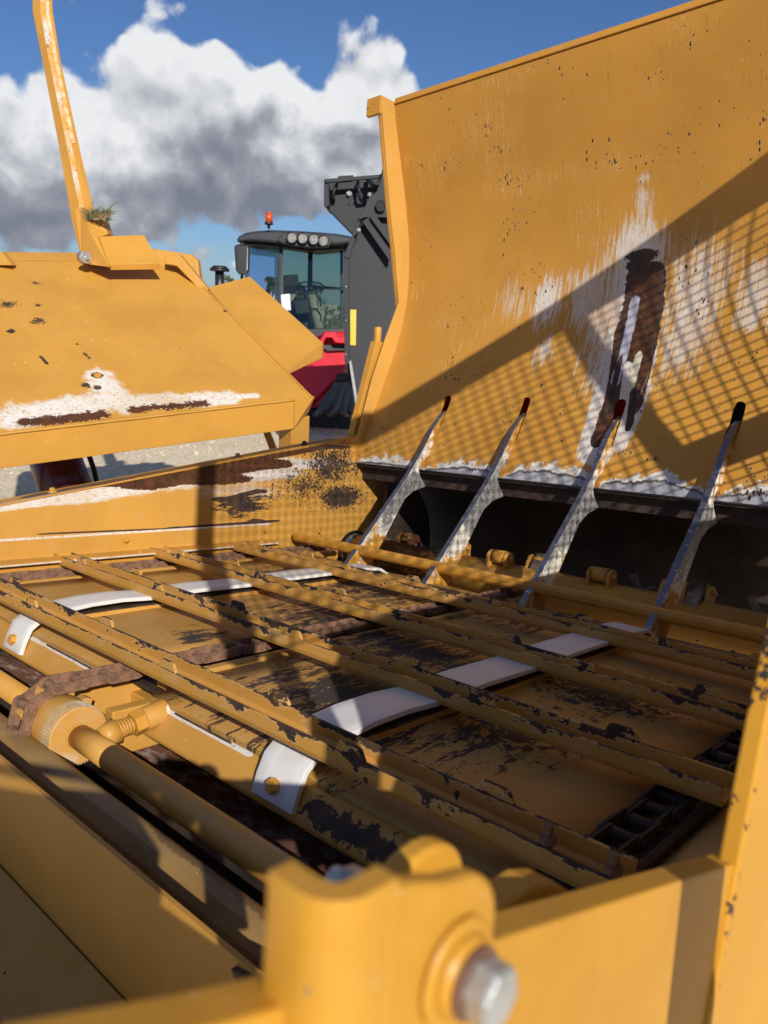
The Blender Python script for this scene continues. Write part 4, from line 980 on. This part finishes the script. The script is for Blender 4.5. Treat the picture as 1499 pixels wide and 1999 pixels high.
# ================================================================== WINDROWER (red machine with cab)
WR = empty('windrower', loc=Vector((at(580, 700, 10.3).x, at(580, 700, 10.3).y, 0)))
tag(WR, 'red self propelled windrower with black cab roof, orange beacon and four roof lights', 'windrower')
WO = WR.location.copy()
def Wp(px, py, d): return at(px, py, d) - WO
M['wblack'] = simple('cab_black', (.018, .019, .022), .38, 0, .2, 3)
M['wroof'] = simple('roof_grey', (.030, .033, .040), .5, 0, .15, 3, spec=.35)
M['wred'] = simple('gloss_red', (.60, .010, .022), .28, 0, .12, 2)
M['beige'] = simple('beige_trim', (.42, .38, .30), .6, 0, .15, 8)
def polyx(name, pts, d, thick, mat, parent=WR, bev=.01, back=1, seg=2):
    g = G(); g.extr([Wp(x, y, d) for x, y in pts], (0, thick * back, 0)); return g.done(name, mat, parent, bev, bseg=seg)
D0 = 10.2
roof = polyx('roof', [(461, 474), (463, 463), (478, 455), (500, 451), (530, 449), (600, 452), (655, 456), (688, 462), (690, 474), (655, 478), (600, 484), (548, 476), (520, 472), (490, 470), (474, 471)], D0 - .15, 1.5, M['wroof'], bev=.035, seg=3)
polyx('roof_fascia', [(540, 470), (552, 455), (572, 452), (612, 454), (640, 462), (650, 472), (640, 483), (610, 484), (566, 480)], D0 - .22, .1, M['wblack'], roof, .012)
def lens_mat():
    m_, nb, bs = new_mat('lamp_lens'); P = nb.new('ShaderNodeTexCoord').outputs['Object']
    n = nb.vor(P, 45, 'F1'); nb.put(bs.inputs['Base Color'], nb.mix(n, (.75, .76, .78), (.25, .26, .28))); bs.inputs['Roughness'].default_value = .12; bs.inputs['Metallic'].default_value = .6; return m_
M['lens'] = lens_mat()
for x, y in ((571, 465), (592, 466), (613.5, 468), (632.5, 471)):
    c_ = Wp(x, y, D0 - .26); g = G(); g.cyl(c_, c_ + Vector((0, -.03, -.005)), .062, .058, seg=24); wl = g.done('work_light', M['lens'], roof)
    g = G(); g.path([c_ + Vector((.064 * math.cos(t), -.028, .064 * math.sin(t))) for t in [2 * math.pi * k / 20 for k in range(21)]], .008, 6); g.done('light_rim', M['wblack'], wl)
c_ = Wp(525, 447, D0 - .2); g = G(); g.cyl(c_, c_ + Vector((0, 0, .06)), .02); g.cyl(c_ + Vector((0, 0, .05)), c_ + Vector((0, 0, .075)), .055, seg=20); bcn = g.done('beacon', M['wblack'], roof)
g = G(); g.cyl(c_ + Vector((0, 0, .076)), c_ + Vector((0, 0, .19)), .048, .042, seg=20); g.cyl(c_ + Vector((0, 0, .19)), c_ + Vector((0, 0, .20)), .042, .025, seg=20)
g.done('beacon_lens', simple('amber', (.72, .10, .015), .2, 0, .45, 40), bcn)
g = G(); g.cyl(Wp(528, 480, D0 - .2), Wp(528, 452, D0 - .2), .012); g.box(Wp(515, 478, D0).x, Wp(540, 478, D0).x, -.5, -.3, Wp(528, 480, D0).z - .04, Wp(528, 470, D0).z); g.bm.free()
# pillars (front corner, door post, rear ones)
def pillar(x0, y0, x1, y1, w, d, dd=None):
    g = G(); g.extr([Wp(x0 - w, y0, d), Wp(x0 + w, y0, d), Wp(x1 + w, y1, dd or d), Wp(x1 - w, y1, dd or d)], (0, .06, 0)); g.done('pillar', M['wblack'], WR, .01)
pillar(548, 472, 547, 660, 4, D0); pillar(606, 486, 605, 560, 4.5, D0 + .95); pillar(676, 476, 678, 655, 5, D0 + .05); pillar(479, 470, 470, 560, 2.5, D0 + .75); pillar(667, 486, 668, 650, 3, D0 + 1.0)
polyx('header_rail', [(474, 470), (548, 476), (600, 484), (690, 478), (690, 486), (600, 491), (548, 484), (474, 477)], D0 + .0, .05, M['wblack'])
polyx('cab_sill', [(545, 644), (680, 640), (680, 658), (545, 660)], D0 + .02, .05, M['wblack'])
def glass_mat():
    m_ = D.materials.new('tinted_glass'); m_.use_nodes = True; nb = NB(m_.node_tree); m_.node_tree.nodes.remove(m_.node_tree.nodes['Principled BSDF'])
    tr = nb.new('ShaderNodeBsdfTransparent'); tr.inputs[0].default_value = (.74, .80, .76, 1); gl = nb.new('ShaderNodeBsdfGlossy'); gl.inputs['Roughness'].default_value = .02; gl.inputs[0].default_value = (.9, .95, 1, 1)
    fr = nb.new('ShaderNodeFresnel'); fr.inputs[0].default_value = 1.45; mxs = nb.new('ShaderNodeMixShader')
    nb.put(mxs.inputs[0], nb.m('ADD', nb.m('MULTIPLY', fr.outputs[0], .8), .015)); nb.l.new(tr.outputs[0], mxs.inputs[1]); nb.l.new(gl.outputs[0], mxs.inputs[2])
    nb.l.new(mxs.outputs[0], m_.node_tree.nodes['Material Output'].inputs[0]); return m_
M['glass'] = glass_mat()
def pane(pts):
    g = G(); P_ = [Wp(*q) for q in pts]; n_ = (P_[1] - P_[0]).cross(P_[2] - P_[0]).normalized() * .005; g.extr(P_, n_); g.done('window_pane', M['glass'], WR)
pane([(481, 476, D0 + .75), (545, 482, D0 + .03), (545, 652, D0 + .03), (474, 640, D0 + .75)])
pane([(552, 484, D0 + .03), (672, 486, D0 + .06), (674, 646, D0 + .06), (551, 648, D0 + .03)])
pane([(484, 482, D0 + .95), (602, 488, D0 + 1.0), (601, 640, D0 + 1.0), (480, 634, D0 + .95)])
pane([(610, 488, D0 + 1.0), (664, 488, D0 + 1.03), (665, 640, D0 + 1.03), (609, 640, D0 + 1.0)])
# mirror
g = G(); g.extr([Wp(457, 481, D0 - .1), Wp(463, 477, D0 - .1), Wp(483, 478, D0 - .1), Wp(486, 486, D0 - .1), Wp(485, 528, D0 - .1), Wp(479, 537, D0 - .1), Wp(466, 536, D0 - .1), Wp(460, 527, D0 - .1)], (0, .09, 0)); mi = g.done('mirror', M['wblack'], WR, .02, bseg=3)
g = G(); g.path([Wp(470, 480, D0 - .05), Wp(471, 470, D0), Wp(480, 467, D0 + .1)], .012, 8); g.path([Wp(474, 480, D0 - .05), Wp(476, 470, D0), Wp(483, 467, D0 + .1)], .008, 8); g.done('mirror_arm', M['zinc'], mi)
# cab interior
g = G(); g.cyl(Wp(607, 570, D0 + .45), Wp(628, 648, D0 + .35), .055, .085, seg=20); sc_ = g.done('steering_column', M['beige'], WR)
ctr = Wp(606, 560, D0 + .42); g = G(); wheel = []
for k in range(29):
    t = 2 * math.pi * k / 28; wheel.append(ctr + Vector((.19 * math.cos(t), .10 * math.sin(t), .065 * math.sin(t))))
g.path(wheel, .011, 8); g.cyl(ctr - Vector((.18, 0, 0)), ctr + Vector((.18, 0, 0)), .01, seg=8); g.cyl(ctr, ctr + Vector((0, .1, .07)), .01, seg=8); g.cyl(ctr, ctr + Vector((.02, 0, -.06)), .045, .05, seg=14); g.done('steering_wheel', M['wblack'], WR)
polyx('seat', [(552, 560), (570, 552), (590, 556), (600, 590), (603, 650), (552, 650)], D0 + .6, .4, M['wblack'], bev=.04)
polyx('seat_cover', [(553, 560), (566, 552), (576, 558), (580, 575), (570, 590), (553, 586)], D0 + .5, .05, M['beige'], bev=.02)
polyx('monitor', [(552, 538), (581, 536), (583, 558), (553, 560)], D0 + .3, .05, M['black'], bev=.008)
polyx('console', [(572, 585), (602, 582), (606, 612), (578, 616)], D0 + .35, .3, M['wblack'], bev=.02)
polyx('cab_box', [(600, 602), (632, 600), (634, 646), (602, 648)], D0 + .7, .2, M['beige'], bev=.01)
polyx('rear_shelf', [(600, 556), (672, 562), (672, 567), (600, 564)], D0 + .9, .08, M['wblack'], bev=.005)
polyx('cab_floor', [(478, 645), (680, 645), (680, 662), (478, 662)], D0 + .1, 1.0, M['wblack'], bev=.01)
g = G(); g.path([Wp(625, 640, D0 + .3), Wp(627, 615, D0 + .3), Wp(618, 603, D0 + .3), Wp(606, 603, D0 + .3)], .009, 8); g.path([Wp(636, 642, D0 + .2), Wp(634, 620, D0 + .2), Wp(642, 608, D0 + .2), Wp(655, 605, D0 + .2)], .009, 8)
g.path([Wp(626, 600, D0 + .2), Wp(625, 575, D0 + .2), Wp(632, 565, D0 + .2), Wp(668, 563, D0 + .2)], .008, 8); g.done('hand_rail', M['wblack'], WR)
# paper notice on the glass
def paper_mat():
    m_, nb, bs = new_mat('paper_print'); tcn = nb.new('ShaderNodeTexCoord'); P = tcn.outputs['Generated']; x, y, z = nb.xyz(P)[:3]
    rowi = nb.m('FLOOR', nb.m('MULTIPLY', z, 13)); fy = nb.m('FRACT', nb.m('MULTIPLY', z, 13))
    w = nb.noise(nb.comb(nb.m('MULTIPLY', x, 22), rowi, 0.), 1.0, 2, .6)
    ink = nb.m('MULTIPLY', nb.sm(w, .52, .56), nb.sm(nb.m('ABSOLUTE', nb.m('SUBTRACT', fy, .5)), .30, .24)); c = nb.mix(ink, (.82, .84, .84), (.08, .08, .09)); nb.put(bs.inputs['Base Color'], c); return m_
polyx('paper_notice', [(549, 576), (566, 574), (568, 606), (551, 606)], D0 - .002, .002, paper_mat(), bev=0)
# air intake mushroom
g = G(); p = Wp(429, 526, 10.6)
g.cyl(p + Vector((0, 0, -.5)), p + Vector((0, 0, -.02)), .062, seg=24); g.cyl(p + Vector((0, 0, -.03)), p + Vector((0, 0, .0)), .13, .135, seg=28); g.cyl(p, p + Vector((0, 0, .045)), .135, .085, seg=28); g.done('air_intake', M['wblack'], WR)
# red body
body = polyx('red_bonnet', [(560, 690), (600, 668), (622, 655), (640, 650), (690, 648), (700, 690), (700, 745), (640, 790), (600, 800), (560, 760)], D0 - .3, 1.4, M['wred'], bev=.03, seg=3)
polyx('red_side_panel', [(565, 720), (610, 716), (680, 712), (684, 735), (655, 742), (612, 785), (600, 806), (562, 770)], D0 - .42, .1, M['wred'], body, .012)
polyx('red_bracket', [(610, 660), (628, 655), (632, 648), (655, 648), (660, 657), (690, 654), (690, 672), (655, 670), (648, 660), (636, 660), (630, 674), (612, 670)], D0 - .5, .12, M['wred'], bev=.012)
polyx('bumper_gap', [(622, 674), (690, 672), (690, 684), (640, 686)], D0 - .36, .05, M['wblack'], bev=.006)
polyx('amber_marker', [(671, 720), (677, 722), (677, 730), (672, 728)], D0 - .5, .02, simple('marker', (.8, .25, .02), .3), bev=.002)
# rubber curtain with folds
g = G(); rows = []
for j in range(7):
    y = 738 + (812 - 738) * j / 6; rw = []
    for k in range(25):
        x = (658 - 48 * j / 6) + ((700 + 2 * j) - (658 - 48 * j / 6)) * k / 24
        q_ = Wp(x, y + (3 * math.sin(k * .9) if j == 6 else 0), D0 - .55); q_.y += .035 * math.sin(k * 1.15 + j * .2) * (j / 6) + .02 * math.sin(k * 2.7) * (j / 6); rw.append(q_)
    rows.append(rw)
g.sheet(rows, .006); g.done('rubber_curtain', simple('rubber_sheet', (.075, .078, .080), .33, 0, .35, 9, spec=.7), WR)
g = G(); g.cyl(Wp(656, 739, D0 - .56), Wp(702, 733, D0 - .56), .05, seg=16); g.done('curtain_roll', M['black'], WR)
# wheels with lugs
def wheel_at(px, py, d, r, w):
    c_ = Wp(px, py, d); c_.z = r
    g = G(); g.cyl(c_ - Vector((w / 2, 0, 0)), c_ + Vector((w / 2, 0, 0)), r - .04, seg=48)
    for k in range(26):
        t = 2 * math.pi * k / 26
        for s_ in (-1, 1):
            a_ = t + (.06 if s_ > 0 else 0); u = Vector((0, math.cos(a_), math.sin(a_))); v_ = Vector((0, -math.sin(a_), math.cos(a_)))
            p_ = c_ + Vector((s_ * w / 2, 0, 0)) + u * (r - .045); q2 = c_ + u * (r - .045) + v_ * .09
            g.extr([p_ - v_ * .025, p_ + v_ * .025, q2 + v_ * .025, q2 - v_ * .025], u * .045)
    wh = g.done('wheel', M['black'], WR, .004); g = G(); g.cyl(c_ - Vector((w / 2 + .01, 0, 0)), c_ + Vector((w / 2 + .01, 0, 0)), r * .5, seg=32); g.done('rim', M['wred'], wh, .01)
wheel_at(470, 800, 10.3, .52, .5); wheel_at(660, 800, 11.2, .60, .5); wheel_at(590, 800, 12.0, .55, .4)
polyx('axle_frame', [(430, 800), (760, 800), (760, 850), (430, 845)], D0 + .1, .5, M['black'], bev=.01)

# ================================================================== GREY IMPLEMENT
GI = empty('mower_header', loc=Vector((at(720, 700, 6.6).x, at(720, 700, 6.6).y, 0)))
tag(GI, 'tall dark grey sheet metal implement with yellow reflector strip, half behind the curved yellow panel', 'farm implement')
GO = GI.location.copy()
def Q_(px, py, d): return at(px, py, d) - GO
M['grey'] = simple('dark_grey_paint', (.030, .031, .036), .55, 0, .15, 2.5, spec=.25)
def gp(name, pts, d, th, mat=None, parent=GI, bev=.004):
    g = G(); g.extr([Q_(x, y, d) for x, y in pts], (0, th, 0)); return g.done(name, mat or M['grey'], parent, bev)
main = gp('side_panel', [(681, 503), (712, 425), (735, 388), (900, 380), (900, 820), (705, 815), (696, 756), (682, 703)], 6.5, .35)
gp('panel_edge', [(671, 503), (681, 504), (682, 703), (694, 757), (686, 757), (673, 705)], 6.46, .1, None, main)
gp('panel_fold', [(671, 502), (700, 425), (704, 434), (682, 506)], 6.45, .05, None, main)
up = gp('upper_box', [(633, 352), (741, 342), (760, 352), (745, 380), (690, 458), (641, 408), (633, 402)], 6.75, .5)
gp('box_side_wall', [(633, 351), (642, 358), (643, 402), (634, 404)], 6.6, .15, None, up)
gp('box_front_edge', [(633, 350), (742, 341), (760, 330), (760, 338), (744, 348), (636, 357)], 6.58, .04, None, up)
gp('box_top_edge', [(660, 344), (690, 342), (690, 348), (660, 350)], 6.7, .05, None, up)
gp('arm_plate', [(700, 430), (722, 384), (736, 374), (750, 330), (790, 320), (790, 425), (712, 425)], 6.42, .05, None, main)
gp('brace_rib', [(707, 432), (722, 424), (762, 480), (762, 512)], 6.40, .06, None, main)
gp('brace_rib', [(722, 424), (736, 424), (764, 462), (764, 482)], 6.36, .05, None, main)
gp('lower_flange', [(681, 706), (686, 704), (702, 800), (696, 806), (690, 765)], 6.40, .05, simple('bare_edge', (.35, .35, .36), .4), main)
gp('reflector', [(684, 605), (696, 605), (695, 675), (684, 674)], 6.494, .004, simple('yellow_reflector', (.58, .45, .01), .35, 0, .05), main, 0)
g = G(); c_ = Q_(744, 403, 6.4); g.cyl(c_, c_ + Vector((0, -.025, 0)), .034, seg=26); pt = g.done('port', M['wblack'], main)
g = G(); g.path([c_ + Vector((.037 * math.cos(t), -.024, .042 * math.sin(t))) for t in [2 * math.pi * k / 20 for k in range(21)]], .007, 6); g.done('port_rim', M['grey'], pt)
for x, y, r in ((682, 379, .028), (721, 381, .022), (701, 450, .018)):
    g = G(); c_ = Q_(x, y, 6.74 if x != 701 else 6.38); g.cyl(c_, c_ + Vector((0, -.02, 0)), r, r * .8, seg=16); g.cyl(c_ + Vector((0, -.02, 0)), c_ + Vector((0, -.035, 0)), r * .6, seg=6); g.done('bolt', M['zinc'], up)
g = G(); c_ = Q_(682, 399, 6.745); g.cyl(c_, c_ + Vector((0, -.004, 0)), .012, seg=14); g.done('hole', M['black'], up)
g = G()
g.path([Q_(652, 395, 6.72), Q_(650, 380, 6.66), Q_(655, 366, 6.66), Q_(660, 356, 6.7)], .014, 8); g.done('cable', M['black'], GI)
g = G(); g.path([Q_(700, 352, 6.7), Q_(698, 365, 6.64), Q_(704, 378, 6.62), Q_(702, 390, 6.66), Q_(711, 398, 6.72)], .012, 8)
g.path([Q_(697, 355, 6.7), Q_(703, 368, 6.62), Q_(698, 382, 6.64), Q_(708, 392, 6.7)], .008, 8)
g.done('cable', M['black'], GI); g = G()
g.path([Q_(718, 350, 6.7), Q_(728, 360, 6.5), Q_(738, 361, 6.5), Q_(748, 345, 6.5), Q_(752, 328, 6.5)], .02, 8); g.done('cable', M['black'], GI)
for k, y in enumerate(range(560, 700, 66)):
    g = G(); c_ = Q_(676, y, 6.455); g.cyl(c_, c_ + Vector((0, -.008, 0)), .007, seg=8); g.done('bolt', M['zinc'], main)
gp('underframe', [(700, 800), (900, 800), (900, 1000), (706, 1000)], 6.9, .4, M['black'])
g = G(); 
for x_ in (.2, 1.2): g.box(x_, x_ + .12, .3, .42, -GO.z, 1.2)
g.done('stand_leg', M['black'], GI)

# ================================================================== TREES
def leaf_mat(name, c1, c2):
    m_, nb, bs = new_mat(name); P = nb.new('ShaderNodeTexCoord').outputs['Object']; oi = nb.new('ShaderNodeObjectInfo')
    c = nb.mix(nb.sm(nb.noise(nb.vm('ADD', P, nb.comb(nb.m('MULTIPLY', oi.outputs['Random'], 50), 0., 0.)), .9, 4, .6), .35, .65), c1, c2); nb.put(bs.inputs['Base Color'], c); bs.inputs['Roughness'].default_value = .7
    return m_
leafs = [leaf_mat('leaves_olive', (.045, .065, .018), (.12, .12, .035)), leaf_mat('leaves_autumn', (.10, .085, .02), (.19, .14, .04))]
bark = simple('bark', (.11, .085, .06), .9)
def crown_mesh(seed, h, w):
    r = random.Random(seed); g = G(); cl = []
    for i in range(26):
        t = r.random(); rad = w * (.35 + .65 * math.sin(math.pi * min(1, .15 + t * .8))) ; an = r.uniform(0, 6.28); q = r.random() ** .5
        cl.append((Vector((math.cos(an) * rad * q, math.sin(an) * rad * q, h * (.06 + .90 * t))), r.uniform(.25, .55) * w * .55))
    for c_, s_ in cl:
        for k in range(75):
            d = Vector((r.gauss(0, 1), r.gauss(0, 1), r.gauss(0, .8))).normalized() * s_ * r.uniform(.35, 1.1); p = c_ + d
            u = Vector((r.gauss(0, 1), r.gauss(0, 1), r.gauss(0, 1))).normalized(); v_ = u.orthogonal().normalized(); z = r.uniform(.06, .15)
            g.face([p - u * z, p + v_ * z * .6, p + u * z, p - v_ * z * .6])
    return g
protos = []
for i, (h, w, mt) in enumerate(((5.2, 2.0, 0), (4.4, 2.3, 1), (6.2, 1.9, 0))):
    cr = crown_mesh(40 + i, h, w).done('crown', leafs[mt]); g = G(); g.cyl((0, 0, 0), (0, 0, h * .5), .16, .09, seg=8)
    rr = random.Random(i)
    for k in range(7):
        an = rr.uniform(0, 6.28); g.cyl((0, 0, h * (.2 + .05 * k)), (math.cos(an) * w * .6, math.sin(an) * w * .6, h * (.45 + .06 * k)), .06, .02, seg=6)
    tk = g.done('trunk', bark); protos.append((cr, tk))
rt_ = random.Random(11); used = [0, 0, 0]
for i in range(26):
    k = i % 3; az = -38 + i * 2.35 + rt_.uniform(-.8, .8); dist = rt_.uniform(52, 66); e_ = empty('tree', loc=(math.sin(R_(az)) * dist, math.cos(R_(az)) * dist, 0)); e_.rotation_euler = (0, 0, rt_.uniform(0, 6.28)); s_ = rt_.uniform(.42, .62); e_.scale = (s_, s_, s_)
    tag(e_, 'small olive and brown tree in the row far behind the machines', 'tree', 'trees in the row beyond the yard')
    for src in protos[k]:
        if not used[k]: src.parent = e_
        else: dup(src, e_)
    used[k] = 1
g = G(); rv = random.Random(5)
for i in range(9000):
    az = R_(rv.uniform(-45, 32)); dd = rv.uniform(40, 50); p = Vector((math.sin(az) * dd, math.cos(az) * dd, rv.random() ** 2 * (1.1 + .6 * math.sin(az * 40)))); u = Vector((rv.gauss(0, 1), rv.gauss(0, .3), rv.gauss(0, 1))).normalized() * .16; v_ = Vector((rv.gauss(0, .4), 0, 1)) * .28
    g.face([p - u, p + u, p + v_])
o = g.done('rough_grass', leaf_mat('meadow', (.09, .10, .03), (.20, .17, .07))); tag(o, 'rough grass and scrub along the far edge of the yard', kind='stuff')

# the processor's own origin goes to the ground under its tub; the parts stay where they are
off_ = Vector((-2.6, 2.6, -2.9)) * S
BP.matrix_world = MW @ Matrix.Translation(off_)
for ch_ in list(BP.children): ch_.matrix_parent_inverse = Matrix.Translation(-off_)
